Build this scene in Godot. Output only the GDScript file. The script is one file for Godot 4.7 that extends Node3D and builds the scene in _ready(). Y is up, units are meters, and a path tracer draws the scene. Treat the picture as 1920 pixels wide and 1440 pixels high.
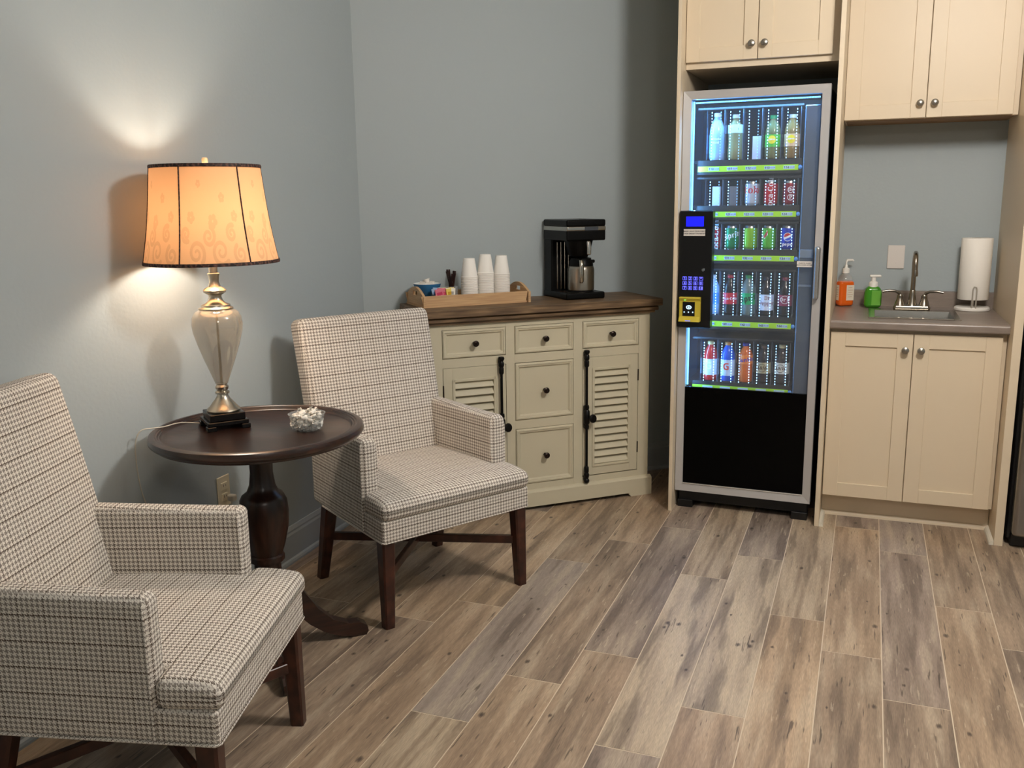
extends Node3D

var names := {}
var mats := {}
var rng := RandomNumberGenerator.new()

# ---------------------------------------------------------------- materials
func mat(key: String, hex: String, rough := 0.6, metal := 0.0, spec := 0.5) -> StandardMaterial3D:
	if mats.has(key):
		return mats[key]
	var m := StandardMaterial3D.new()
	m.resource_name = key
	m.albedo_color = Color(hex)
	m.roughness = rough
	m.metallic = metal
	m.metallic_specular = spec
	mats[key] = m
	return m

func glow(key: String, hex: String, energy: float) -> StandardMaterial3D:
	var m := mat(key, hex, 0.5)
	m.emission_enabled = true
	m.emission = Color(hex)
	m.emission_energy_multiplier = energy
	return m

func pane(key: String, hex: String, alpha: float, rough := 0.03) -> StandardMaterial3D:
	var m := mat(key, hex, rough)
	m.transparency = BaseMaterial3D.TRANSPARENCY_ALPHA
	m.albedo_color.a = alpha
	return m

func tri(m: StandardMaterial3D, scale: Vector3, world := false) -> void:
	m.uv1_triplanar = true
	m.uv1_world_triplanar = world
	m.uv1_triplanar_sharpness = 6.0
	m.uv1_scale = scale

func noise_bytes(w: int, h: int, sd: int, freq: float, oct := 4, sx := 1.0, sy := 1.0, seamless := false) -> PackedByteArray:
	var n := FastNoiseLite.new()
	n.seed = sd
	n.noise_type = FastNoiseLite.TYPE_SIMPLEX_SMOOTH
	n.frequency = freq
	n.fractal_octaves = oct
	var ww := int(w / sx)
	var hh := int(h / sy)
	var im: Image
	if seamless:
		im = n.get_seamless_image(ww, hh, false, false, 0.15, true)
	else:
		im = n.get_image(ww, hh, false, false, true)
	im.convert(Image.FORMAT_L8)
	if ww != w or hh != h:
		im.resize(w, h, Image.INTERPOLATE_CUBIC)
	return im.get_data()

func noise_tex(sd: int, freq: float, size := 256, oct := 3) -> ImageTexture:
	var im := Image.create_from_data(size, size, false, Image.FORMAT_L8, noise_bytes(size, size, sd, freq, oct, 1.0, 1.0, true))
	return ImageTexture.create_from_image(im)

# streaks run along u; a and b are the two tones
func grain_tex(sd: int, a: Color, b: Color, w := 512, h := 256) -> ImageTexture:
	var g := noise_bytes(w, h, sd, 0.05, 4, 8.0, 1.0, true)
	var f := noise_bytes(w, h, sd + 5, 0.02, 2, 3.0, 1.0, true)
	var d := PackedByteArray()
	d.resize(w * h * 3)
	for i in w * h:
		var t := clampf((g[i] * 0.65 + f[i] * 0.35) / 255.0, 0, 1)
		t = clampf((t - 0.5) * 1.7 + 0.5, 0, 1)
		var c := a.lerp(b, t)
		d[i * 3] = int(c.r * 255)
		d[i * 3 + 1] = int(c.g * 255)
		d[i * 3 + 2] = int(c.b * 255)
	return ImageTexture.create_from_image(Image.create_from_data(w, h, false, Image.FORMAT_RGB8, d))

# houndstooth check with a darker windowpane line; 80 threads = 120 mm
func fabric_material() -> StandardMaterial3D:
	var k := 6
	var n := 80 * k
	var d := PackedByteArray()
	d.resize(n * n * 3)
	var hgt := PackedByteArray()
	hgt.resize(n * n)
	var nz := noise_bytes(n, n, 91, 0.2, 2, 1.0, 1.0, true)
	var lightc := Color("f2ebe1")
	var darkc := Color("928980")
	var linec := Color("57493d")
	for y in n:
		var j := y / k
		for x in n:
			var i := x / k
			var warp: bool = (i + j) % 4 < 2
			var t := i if warp else j
			var c := darkc if t % 8 < 4 else lightc
			if j % 40 < 2 and (i + j) % 4 != 0:
				c = linec
			elif i % 40 < 2 and warp:
				c = linec
			var o := y * n + x
			var v := 0.86 + 0.28 * nz[o] / 255.0
			d[o * 3] = int(minf(c.r * v, 1) * 255)
			d[o * 3 + 1] = int(minf(c.g * v, 1) * 255)
			d[o * 3 + 2] = int(minf(c.b * v, 1) * 255)
			var fx := float(x % k) / k - 0.42
			var fy := float(y % k) / k - 0.42
			hgt[o] = int(clampf(1.0 - 2.2 * (fx * fx if warp else fy * fy) * 2.0 - 0.2 * nz[o] / 255.0, 0, 1) * 255)
	var m := mat("plaid_fabric", "ffffff", 0.9, 0.0, 0.3)
	m.albedo_texture = ImageTexture.create_from_image(Image.create_from_data(n, n, false, Image.FORMAT_RGB8, d))
	m.heightmap_enabled = true
	m.heightmap_scale = 0.05
	m.heightmap_texture = ImageTexture.create_from_image(Image.create_from_data(n, n, false, Image.FORMAT_L8, hgt))
	tri(m, Vector3.ONE / 0.12)
	return m

# one printed plank face: worn, knotted wood. u across, v along
func plank_material(v: int) -> StandardMaterial3D:
	var w := 192
	var h := 960
	# light and dark tone of each printed board, as 0-255 red, green, blue
	var pal: Array = [[188, 169, 143, 144, 125, 105], [170, 149, 127, 130, 113, 97], [160, 144, 129, 123, 109, 98], [184, 160, 133, 140, 119, 99], [166, 148, 133, 130, 114, 101], [202, 184, 157, 165, 148, 129], [175, 152, 128, 128, 111, 94], [166, 151, 138, 135, 122, 111], [194, 169, 140, 146, 124, 101]][v]
	var a := Color8(pal[0], pal[1], pal[2])
	var b := Color8(pal[3], pal[4], pal[5])
	var pale := Color("cdbda4")
	var dark := Color("40362f")
	var g := noise_bytes(w, h, 100 + v, 0.045, 4, 1.0, 26.0)
	var fine := noise_bytes(w, h, 200 + v, 0.3, 2, 1.0, 9.0)
	var blot := noise_bytes(w, h, 300 + v, 0.0105, 5, 1.0, 7.0)
	var scr := noise_bytes(w, h, 400 + v, 0.012, 2, 1.0, 2.0)
	var crk := noise_bytes(w, h, 500 + v, 0.075, 3, 1.0, 12.0)
	var r := RandomNumberGenerator.new()
	r.seed = 40 + v
	var knots := []
	for i in 3 + v % 3:
		knots.append([r.randf_range(15, w - 15), r.randf_range(30, h - 30), r.randf_range(3.5, 9.0)])
	var d := PackedByteArray()
	d.resize(w * h * 3)
	for y in h:
		for x in w:
			var o := y * w + x
			var t := clampf(((g[o] * 0.36 + blot[o] * 0.64) / 255.0 - 0.5) * 1.3 + 0.5, 0, 1)
			var c := b.lerp(a, t)
			var s := blot[w * h - 1 - o] / 255.0
			if s > 0.58:
				c = c.lerp(pale, minf((s - 0.58) * 1.5, 0.4))
			elif s < 0.38:
				c = c.lerp(dark, minf((0.38 - s) * 1.5, 0.32))
			var k := scr[o] / 255.0
			if crk[o] < 60 and k < 0.4:
				c = c.lerp(dark, minf((60 - crk[o]) / 26.0, 0.6) * minf((0.4 - k) * 8.0, 1.0))
			elif crk[o] > 195 and k > 0.66:
				c = c.lerp(pale, 0.5)
			var f := 0.9 + 0.2 * fine[o] / 255.0
			d[o * 3] = int(minf(c.r * f, 1) * 255)
			d[o * 3 + 1] = int(minf(c.g * f, 1) * 255)
			d[o * 3 + 2] = int(minf(c.b * f, 1) * 255)
	for q in knots:
		for y in range(int(q[1]) - 30, int(q[1]) + 30):
			for x in range(int(q[0]) - 20, int(q[0]) + 20):
				if x < 0 or y < 0 or x >= w or y >= h:
					continue
				var e := Vector2((x - q[0]) / q[2], (y - q[1]) / (q[2] * 1.25)).length() + (fine[y * w + x] / 255.0 - 0.5) * 0.7
				if e < 1.3:
					var o2 := (y * w + x) * 3
					var m2 := clampf(1.35 - e, 0, 1) * 0.75
					for ch in 3:
						d[o2 + ch] = int(lerpf(d[o2 + ch], [58, 48, 42][ch], m2))
	var m := mat("plank_%d" % v, "ffffff", 0.42, 0.0, 0.42)
	m.albedo_texture = ImageTexture.create_from_image(Image.create_from_data(w, h, false, Image.FORMAT_RGB8, d))
	m.heightmap_enabled = true
	m.heightmap_scale = 0.04
	m.heightmap_texture = ImageTexture.create_from_image(Image.create_from_data(w, h, false, Image.FORMAT_L8, g))
	return m

# ---------------------------------------------------------------- mesh helpers
func mb() -> SurfaceTool:
	var st := SurfaceTool.new()
	st.begin(Mesh.PRIMITIVE_TRIANGLES)
	return st

# convex polygon, turned so that it faces away from the point inside
func poly(st: SurfaceTool, pts: Array, inside: Vector3, uvs: Array = []) -> void:
	var n: Vector3 = (pts[1] - pts[0]).cross(pts[2] - pts[0]).normalized()
	var mid := Vector3.ZERO
	for q in pts:
		mid += q
	mid /= pts.size()
	var flip := n.dot(mid - inside) < 0
	if flip:
		n = -n
	for i in range(1, pts.size() - 1):
		var idx := [0, i, i + 1] if flip else [0, i + 1, i]
		for k in idx:
			st.set_normal(n)
			if uvs.size():
				st.set_uv(uvs[k])
			st.add_vertex(pts[k])

func box(st: SurfaceTool, c: Vector3, s: Vector3, bev := 0.0, xf := Transform3D.IDENTITY) -> void:
	var h := s / 2
	bev = minf(bev, minf(h.x, minf(h.y, h.z)) * 0.95)
	var P := func(sg: Vector3, ax: int) -> Vector3:
		var v := Vector3.ZERO
		for i in 3:
			v[i] = sg[i] * (h[i] if i == ax else h[i] - bev)
		return xf * (c + v)
	var ins := xf * c
	for ax in 3:
		var a1 := (ax + 1) % 3
		var a2 := (ax + 2) % 3
		for s0 in [-1, 1]:
			var pts := []
			for q in [[-1, -1], [1, -1], [1, 1], [-1, 1]]:
				var sg := Vector3.ZERO
				sg[ax] = s0
				sg[a1] = q[0]
				sg[a2] = q[1]
				pts.append(P.call(sg, ax))
			poly(st, pts, ins)
		if bev > 0:
			for q in [[-1, -1], [1, -1], [1, 1], [-1, 1]]:
				var lo := Vector3.ZERO
				lo[ax] = -1
				lo[a1] = q[0]
				lo[a2] = q[1]
				var hi := lo
				hi[ax] = 1
				poly(st, [P.call(lo, a1), P.call(hi, a1), P.call(hi, a2), P.call(lo, a2)], ins)
	if bev > 0:
		for i in 8:
			var sg := Vector3(1 if i & 1 else -1, 1 if i & 2 else -1, 1 if i & 4 else -1)
			poly(st, [P.call(sg, 0), P.call(sg, 1), P.call(sg, 2)], ins)

func span(st: SurfaceTool, a: Vector3, b: Vector3, bev := 0.0) -> void:
	box(st, (a + b) / 2, (b - a).abs(), bev)

func boxm(c: Vector3, s: Vector3, bev := 0.0) -> ArrayMesh:
	var st := mb()
	box(st, c, s, bev)
	return st.commit()

func spanm(a: Vector3, b: Vector3, bev := 0.0) -> ArrayMesh:
	return boxm((a + b) / 2, (b - a).abs(), bev)

func tv(st: SurfaceTool, p: Vector3, n: Vector3, uv := Vector2.ZERO) -> void:
	st.set_normal(n)
	st.set_uv(uv)
	st.add_vertex(p)

# area of the outline closed along the axis: positive when the profile runs upwards round the solid
func signed_profile(prof: Array) -> float:
	var p := prof.duplicate()
	p.append(Vector2(0, prof[prof.size() - 1].y))
	p.append(Vector2(0, prof[0].y))
	var a := 0.0
	for i in p.size():
		var q: Vector2 = p[(i + 1) % p.size()]
		a += p[i].x * q.y - q.x * p[i].y
	return a

# profile of (radius, height) pairs, turned so that the outside faces out
func lathe(st: SurfaceTool, prof: Array, segs := 32, xf := Transform3D.IDENTITY, a0 := 0.0, a1 := TAU) -> void:
	var m := prof.size()
	if signed_profile(prof) < 0:
		prof = prof.duplicate()
		prof.reverse()
	var sn := []
	for i in m - 1:
		var dv: Vector2 = prof[i + 1] - prof[i]
		sn.append(Vector2(dv.y, -dv.x).normalized())
	var total := 0.0
	for i in m - 1:
		if prof[i].distance_to(prof[i + 1]) < 1e-6:
			continue
		var na: Vector2 = sn[i]
		var nb: Vector2 = sn[i]
		if i > 0 and sn[i - 1].dot(sn[i]) > 0.75:
			na = (sn[i - 1] + sn[i]).normalized()
		if i < m - 2 and sn[i + 1].dot(sn[i]) > 0.75:
			nb = (sn[i + 1] + sn[i]).normalized()
		var v0 := total
		total += prof[i].distance_to(prof[i + 1])
		for k in segs:
			var t0 := a0 + (a1 - a0) * k / segs
			var t1 := a0 + (a1 - a0) * (k + 1) / segs
			var d0 := Vector3(sin(t0), 0, cos(t0))
			var d1 := Vector3(sin(t1), 0, cos(t1))
			var up := Vector3.UP
			var pa: Vector3 = xf * (d0 * prof[i].x + up * prof[i].y)
			var pb: Vector3 = xf * (d1 * prof[i].x + up * prof[i].y)
			var pc: Vector3 = xf * (d1 * prof[i + 1].x + up * prof[i + 1].y)
			var pd: Vector3 = xf * (d0 * prof[i + 1].x + up * prof[i + 1].y)
			var n_a := xf.basis * (d0 * na.x + up * na.y)
			var n_b := xf.basis * (d1 * na.x + up * na.y)
			var n_c := xf.basis * (d1 * nb.x + up * nb.y)
			var n_d := xf.basis * (d0 * nb.x + up * nb.y)
			var u0 := float(k) / segs
			var u1 := float(k + 1) / segs
			if prof[i].x > 1e-6:
				tv(st, pa, n_a, Vector2(u0, v0)); tv(st, pc, n_c, Vector2(u1, total)); tv(st, pb, n_b, Vector2(u1, v0))
			if prof[i + 1].x > 1e-6:
				tv(st, pa, n_a, Vector2(u0, v0)); tv(st, pd, n_d, Vector2(u0, total)); tv(st, pc, n_c, Vector2(u1, total))

func V2(flat: Array) -> Array:
	var o := []
	for i in range(0, flat.size(), 2):
		o.append(Vector2(flat[i], flat[i + 1]))
	return o

func lathem(flat: Array, segs := 32, xf := Transform3D.IDENTITY) -> ArrayMesh:
	var st := mb()
	lathe(st, V2(flat), segs, xf)
	return st.commit()

func tube(st: SurfaceTool, path: Array, rad, segs := 10, flat_x := 1.0) -> void:
	var n := path.size()
	var rings := []
	var ref := Vector3.UP
	for i in n:
		var t: Vector3 = (path[mini(i + 1, n - 1)] - path[maxi(i - 1, 0)]).normalized()
		if i == 0:
			ref = Vector3.UP if absf(t.y) < 0.9 else Vector3.RIGHT
		var s := ref.cross(t).normalized()
		ref = t.cross(s).normalized()
		var r: float = rad[i] if rad is Array else rad
		var ring := []
		for k in segs:
			var an := TAU * k / segs
			var nn := s * cos(an) + ref * sin(an)
			ring.append([path[i] + s * cos(an) * r * flat_x + ref * sin(an) * r, nn])
		rings.append(ring)
	for i in n - 1:
		for k in segs:
			var a = rings[i][k]
			var b = rings[i][(k + 1) % segs]
			var c = rings[i + 1][(k + 1) % segs]
			var d = rings[i + 1][k]
			tv(st, a[0], a[1]); tv(st, c[0], c[1]); tv(st, b[0], b[1])
			tv(st, a[0], a[1]); tv(st, d[0], d[1]); tv(st, c[0], c[1])
	for e in [0, n - 1]:
		var pts := []
		for k in segs:
			pts.append(rings[e][k][0])
		poly(st, pts, path[1] if e == 0 else path[n - 2])

func tubem(path: Array, rad, segs := 10, flat_x := 1.0) -> ArrayMesh:
	var st := mb()
	tube(st, path, rad, segs, flat_x)
	return st.commit()

# outline in x,y extruded along z from z0 to z1
func extrude(st: SurfaceTool, pts: PackedVector2Array, z0: float, z1: float, xf := Transform3D.IDENTITY) -> void:
	if not Geometry2D.is_polygon_clockwise(pts):
		pts = pts.duplicate()
		pts.reverse()
	var idx := Geometry2D.triangulate_polygon(pts)
	for i in range(0, idx.size(), 3):
		var t := [pts[idx[i]], pts[idx[i + 1]], pts[idx[i + 2]]]
		var f := []
		var b := []
		for q in t:
			f.append(xf * Vector3(q.x, q.y, z1))
			b.append(xf * Vector3(q.x, q.y, z0))
		var mid: Vector3 = (f[0] + b[1]) / 2
		poly(st, f, mid)
		poly(st, b, mid)
	var n := pts.size()
	for i in n:
		var p := pts[i]
		var q := pts[(i + 1) % n]
		var nn := Vector2(-(q - p).y, (q - p).x).normalized()
		var m2 := (p + q) / 2 - nn * 0.001
		poly(st, [xf * Vector3(p.x, p.y, z0), xf * Vector3(q.x, q.y, z0), xf * Vector3(q.x, q.y, z1), xf * Vector3(p.x, p.y, z1)], xf * Vector3(m2.x, m2.y, (z0 + z1) / 2))

# rounded box with smooth normals; deform moves each point
func soft(st: SurfaceTool, c: Vector3, s: Vector3, r: float, deform = null, cuts := 6) -> void:
	var h := s / 2
	r = minf(r, minf(h.x, minf(h.y, h.z)) * 0.98)
	var ts := []
	for ax in 3:
		var l := []
		for i in 5:
			l.append(-h[ax] + r - r * tan(PI / 4 * (4 - i) / 4.0))
		for i in range(1, cuts):
			l.append(lerpf(-h[ax] + r, h[ax] - r, float(i) / cuts))
		for i in 5:
			l.append(h[ax] - r + r * tan(PI / 4 * i / 4.0))
		ts.append(l)
	var vs := PackedVector3Array()
	var ns := PackedVector3Array()
	var keys := {}
	var faces := PackedInt32Array()
	for ax in 3:
		var a1 := (ax + 1) % 3
		var a2 := (ax + 2) % 3
		for sg in [-1.0, 1.0]:
			var grid := []
			for u in ts[a1]:
				var row := []
				for v in ts[a2]:
					var p := Vector3.ZERO
					p[ax] = h[ax] * sg
					p[a1] = u
					p[a2] = v
					var key := Vector3i((p * 20000).round())
					if not keys.has(key):
						var q := p.clamp(-(h - Vector3.ONE * r), h - Vector3.ONE * r)
						var w := c + q + (p - q).normalized() * r
						if deform != null:
							w = deform.call(w)
						keys[key] = vs.size()
						vs.append(w)
						ns.append(Vector3.ZERO)
					row.append(keys[key])
				grid.append(row)
			for i in grid.size() - 1:
				for j in grid[i].size() - 1:
					var q4 := [grid[i][j], grid[i + 1][j], grid[i + 1][j + 1], grid[i][j + 1]]
					if sg < 0:
						q4.reverse()
					for t3 in [[0, 1, 2], [0, 2, 3]]:
						var A: int = q4[t3[0]]
						var B: int = q4[t3[1]]
						var C: int = q4[t3[2]]
						var fn := (vs[B] - vs[A]).cross(vs[C] - vs[A])
						ns[A] += fn
						ns[B] += fn
						ns[C] += fn
						faces.append_array([A, C, B])
	for i in faces:
		st.set_normal(ns[i].normalized())
		st.add_vertex(vs[i])

func softm(c: Vector3, s: Vector3, r: float, deform = null, cuts := 6) -> ArrayMesh:
	var st := mb()
	soft(st, c, s, r, deform, cuts)
	return st.commit()

# ---------------------------------------------------------------- scene helpers
func numbered(n: String) -> String:
	if not names.has(n):
		names[n] = 0
		return n
	names[n] += 1
	return "%s_%03d" % [n, names[n]]

func thing(called: String, label: String, category: String, at := Vector3.ZERO, turn := 0.0, group := "") -> Node3D:
	var o := Node3D.new()
	o.name = numbered(called)
	add_child(o)
	o.position = at
	o.rotation.y = turn
	o.set_meta("label", label)
	o.set_meta("category", category)
	if group != "":
		o.set_meta("group", group)
	return o

func part(parent: Node3D, called: String, mesh: Mesh, m: Material, at := Vector3.ZERO, rot := Vector3.ZERO, label := "") -> MeshInstance3D:
	var o := MeshInstance3D.new()
	o.name = called
	o.mesh = mesh
	o.material_override = m
	parent.add_child(o, true)
	o.position = at
	o.rotation = rot
	if label != "":
		o.set_meta("label", label)
	return o

func struct(called: String, label: String, category: String, mesh: Mesh, m: Material) -> MeshInstance3D:
	var o := MeshInstance3D.new()
	o.name = called
	o.mesh = mesh
	o.material_override = m
	add_child(o)
	o.set_meta("kind", "structure")
	o.set_meta("label", label)
	o.set_meta("category", category)
	return o

func words(s: String, size: float, serif := false, bold := false, italic := false, depth := 0.0006) -> TextMesh:
	var t := TextMesh.new()
	var f := SystemFont.new()
	f.font_names = PackedStringArray(["Droid Serif" if serif else "Droid Sans"])
	f.font_weight = 700 if bold else 400
	f.font_italic = italic
	t.font = f
	t.text = s
	t.font_size = 32
	t.pixel_size = size / 23.0
	t.depth = depth
	t.curve_step = 2.0
	return t

# lettering laid round an upright cylinder of radius r, facing +z; spin turns the line of text
func round_words(s: String, size: float, r: float, y: float, turn := 0.0, serif := false, bold := true, italic := false, spin := 0.0) -> ArrayMesh:
	var a := words(s, size, serif, bold, italic).get_mesh_arrays()
	var v: PackedVector3Array = a[Mesh.ARRAY_VERTEX]
	for i in v.size():
		var q := Vector2(v[i].x, v[i].y).rotated(spin)
		var an := q.x / r + turn
		var rr := r + 0.0004 + v[i].z
		v[i] = Vector3(sin(an) * rr, y + q.y, cos(an) * rr)
	a[Mesh.ARRAY_VERTEX] = v
	var am := ArrayMesh.new()
	am.add_surface_from_arrays(Mesh.PRIMITIVE_TRIANGLES, a)
	return am

# ---------------------------------------------------------------- the place
const CAM_H := 1.4465
const KZ := -4.2375      # face of the sink cabinet doors
const WALL_Z := -4.846   # kitchen wall
const SA := 0.7352       # turn of the diagonal wall and the sideboard
const LA := -0.0385      # turn of the left wall

func left_wall_x(z: float) -> float:
	return -2.1431 + (z + 3.0) * 0.0385

func _ready() -> void:
	rng.seed = 7
	# camera: 1730 px focal length at 1440 px height
	var cam := Camera3D.new()
	cam.name = "camera"
	add_child(cam)
	cam.fov = rad_to_deg(2.0 * atan(720.0 / 1729.68))
	cam.near = 0.05
	var R := Vector3(0.93395934, -0.01308691, -0.3571396)
	var U := Vector3(-0.05819969, 0.98041923, -0.18812476)
	var F := Vector3(-0.3526085, -0.19648628, -0.91491004)
	cam.transform = Transform3D(Basis(R, U, -F).orthonormalized(), Vector3(0, CAM_H, 0))
	cam.current = true
	var we := WorldEnvironment.new()
	we.name = "environment"
	var env := Environment.new()
	env.background_mode = Environment.BG_COLOR
	env.background_color = Color.BLACK
	env.tonemap_mode = Environment.TONE_MAPPER_LINEAR
	env.tonemap_exposure = 1.0
	env.sdfgi_enabled = true
	env.ssao_enabled = true
	env.ssil_enabled = true
	we.environment = env
	add_child(we)
	# ceiling light, then an unseen fill light added behind the viewer
	dome_light(Vector3(0.45, 2.748, -2.4), 2.8, "white ceiling dome light in front of the kitchen cabinets")
	dome_light(Vector3(0.9, 2.748, 0.6), 0.7, "added unseen white fill dome light behind the viewer")
	room()
	kitchen()
	vending()
	sideboard()
	table_and_lamp()
	var c2 := armchair("tall upholstered plaid armchair beside the cream sideboard", Vector3(-1.5574, 0, -2.9995), 1.026)
	var c1 := armchair("plaid upholstered armchair in the left foreground, cut by the picture edge", Vector3(-1.6046, 0, -1.6363), 1.868)
	coffee()

func dome_light(at: Vector3, energy: float, label: String) -> void:
	# flush dome: metal pan, glowing bowl, and a lamp of the bowl's size just under it
	var t := thing("ceiling_or_fill_light", label, "ceiling light", at)
	part(t, "pan", lathem([0.0, -0.02, 0.19, -0.02, 0.2, -0.012, 0.2, 0.0, 0.0, 0.0], 40), mat("white_metal", "f0efe9", 0.5))
	part(t, "light_bowl", lathem([0.0, -0.09, 0.06, -0.086, 0.11, -0.07, 0.15, -0.046, 0.172, -0.021, 0.0, -0.021], 40), glow("bowl_glow", "fff8f0", 2.5))
	var l := OmniLight3D.new()
	l.name = "dome_lamp"
	t.add_child(l)
	l.position = Vector3(0, -0.24, 0)
	l.light_color = Color("fff8f1")
	l.light_energy = energy
	l.light_size = 0.16
	l.omni_range = 14.0
	l.omni_attenuation = 2.0
	l.shadow_enabled = true

func wall(called: String, label: String, a: Vector3, b: Vector3, paint: Material, H: float) -> void:
	# a to b with the room on the right-hand side of the way
	var d := (b - a).normalized()
	var out := Vector3(d.z, 0, -d.x)
	var s2 := mb()
	var pts := [a, b, b + out * 0.12 + d * 0.05, a + out * 0.12 - d * 0.05]
	var mid := (a + b) / 2 + out * 0.06 + Vector3(0, H / 2, 0)
	for i in 4:
		var p: Vector3 = pts[i]
		var q: Vector3 = pts[(i + 1) % 4]
		poly(s2, [p, q, q + Vector3(0, H, 0), p + Vector3(0, H, 0)], mid)
	poly(s2, pts, mid)
	poly(s2, pts.map(func(p): return p + Vector3(0, H, 0)), mid)
	struct(called, label, "wall", s2.commit(), paint)

func baseboard(called: String, label: String, a: Vector3, b: Vector3, prof: PackedVector2Array, m: Material) -> void:
	var d := (b - a).normalized()
	var inw := Vector3(-d.z, 0, d.x)
	var s2 := mb()
	extrude(s2, prof, 0.0, a.distance_to(b), Transform3D(Basis(inw, Vector3.UP, d), a + inw * 0.0005))
	struct(called, label, "baseboard", s2.commit(), m)

func room() -> void:
	# floor: one mesh per plank
	var q0 := 0.1141
	var w := 0.1819
	var L := 1.225
	var joint := {-10: -2.596, -9: -2.697, -8: -4.114, -7: -3.385, -6: -3.669, -5: -3.904, -4: -3.401, -3: -3.668, -2: -3.149, -1: -4.157, 0: -3.905, 1: -3.41, 2: -3.136}
	var floor_node := Node3D.new()
	floor_node.name = "floor"
	add_child(floor_node)
	floor_node.set_meta("kind", "structure")
	floor_node.set_meta("label", "worn brown wood plank floor with pale thin seams")
	floor_node.set_meta("category", "floor")
	part(floor_node, "underlay", spanm(Vector3(-2.6, -0.08, -5.2), Vector3(2.95, -0.0007, 2.2)), mat("seam", "d3c3ab", 0.6))
	var st := mb()
	var hw := w / 2 - 0.0009
	var hl := L / 2 - 0.0012
	var e := 0.0008
	var ins := Vector3(0, -0.01, 0)
	var top := [Vector3(-hw + e, 0, -hl + e), Vector3(hw - e, 0, -hl + e), Vector3(hw - e, 0, hl - e), Vector3(-hw + e, 0, hl - e)]
	var low := [Vector3(-hw, -0.004, -hl), Vector3(hw, -0.004, -hl), Vector3(hw, -0.004, hl), Vector3(-hw, -0.004, hl)]
	var uv := [Vector2(0, 0), Vector2(1, 0), Vector2(1, 1), Vector2(0, 1)]
	poly(st, top, ins, uv)
	for i in 4:
		var k := (i + 1) % 4
		poly(st, [top[i], top[k], low[k], low[i]], ins, [uv[i], uv[k], uv[k], uv[i]])
	var plank: ArrayMesh = st.commit()
	var tone := {}
	# tones read from the photograph: column, plank index below -> material
	var pm := []
	for v in 9:
		pm.append(plank_material(v))
	var pick := {Vector2i(-4, 1): 5, Vector2i(-4, 0): 0, Vector2i(-3, 1): 5, Vector2i(-3, 0): 2, Vector2i(-2, 0): 0, Vector2i(-2, 1): 8, Vector2i(-1, 1): 3, Vector2i(-1, 2): 6, Vector2i(0, 1): 4, Vector2i(0, 2): 1, Vector2i(0, 0): 7, Vector2i(1, 0): 6, Vector2i(1, 1): 3, Vector2i(2, 0): 6, Vector2i(2, 1): 1, Vector2i(-5, 1): 2, Vector2i(-5, 0): 4, Vector2i(-5, 2): 6, Vector2i(-6, 0): 3, Vector2i(-6, 1): 1, Vector2i(-6, 2): 3, Vector2i(-7, 0): 6, Vector2i(-7, 1): 7, Vector2i(-7, 2): 0, Vector2i(-8, 0): 0, Vector2i(-8, 1): 8, Vector2i(-8, 2): 3, Vector2i(-9, 1): 1, Vector2i(-9, 2): 8, Vector2i(-10, 2): 6, Vector2i(-10, 1): 1}
	for c in range(-14, 16):
		var j0: float = joint[c] if joint.has(c) else -4.2 + fposmod(c * 0.437, 1.0) * L
		while j0 > -3.95:
			j0 -= L
		# plank k spans j0 + (k - 1) L .. j0 + k L; index counted from the joint nearest the kitchen
		var off := 0
		if joint.has(c):
			off = int(round((joint[c] - j0) / L))
		for k in range(0, 6):
			var z := j0 + (k - 0.5) * L
			if z - hl > 1.95 or z + hl < -5.1:
				continue
			var idx := Vector2i(c, k - off)
			var v: int = pick[idx] if pick.has(idx) else rng.randi_range(0, 8)
			var turned := PI if (c * 7 + k * 3) % 2 else 0.0
			part(floor_node, "plank", plank, pm[v], Vector3(q0 + (c + 0.5) * w, 0, z), Vector3(0, turned, 0))

	# walls
	var paint := mat("grey_paint", "a6b0b3", 0.55, 0.0, 0.4)
	paint.heightmap_enabled = true
	paint.heightmap_scale = 0.03
	paint.heightmap_texture = noise_tex(31, 0.09)
	tri(paint, Vector3.ONE * 2.2, true)
	var H := 2.75
	var corner := Vector3(-2.1714, 0, -3.7357)
	var dn := Vector3(sin(LA), 0, -cos(LA))
	var near := corner - dn * 5.75
	var o := Vector3(-0.9631 - 0.351 * sin(SA), 0, -4.3553 - 0.351 * cos(SA))
	var dx := Vector3(cos(SA), 0, -sin(SA))
	var c2 := o + dx * ((WALL_Z - o.z) / dx.z)
	wall("wall_left", "blue grey painted wall behind the lamp and table", near, corner, paint, H)
	wall("wall_back", "grey painted angled wall behind the cream sideboard", corner, c2, paint, H)
	wall("wall_kitchen", "blue grey painted wall behind the sink", c2, Vector3(2.75, 0, WALL_Z), paint, H)
	wall("wall_right", "blue grey painted wall at the far right", Vector3(2.75, 0, WALL_Z), Vector3(2.75, 0, near.z), paint, H)
	wall("wall_front", "blue grey painted wall behind the viewer", Vector3(2.75, 0, near.z), near, paint, H)
	struct("ceiling", "flat white ceiling", "ceiling", spanm(Vector3(-2.6, H, -5.2), Vector3(2.95, H + 0.1, 2.3)), mat("ceiling_white", "dcdad2", 0.9))
	# baseboards with a shoe moulding
	var bw := mat("baseboard_paint", "a7afb3", 0.4)
	var prof := PackedVector2Array([Vector2(0, 0), Vector2(0.024, 0), Vector2(0.024, 0.008), Vector2(0.021, 0.016), Vector2(0.014, 0.021), Vector2(0.0125, 0.115), Vector2(0.009, 0.124), Vector2(0.009, 0.132), Vector2(0.004, 0.148), Vector2(0, 0.149)])
	baseboard("baseboard_left", "pale grey baseboard along the wall behind the lamp table", near, corner, prof, bw)
	baseboard("baseboard_back", "pale grey baseboard along the wall behind the sideboard", corner, c2, prof, bw)
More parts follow.
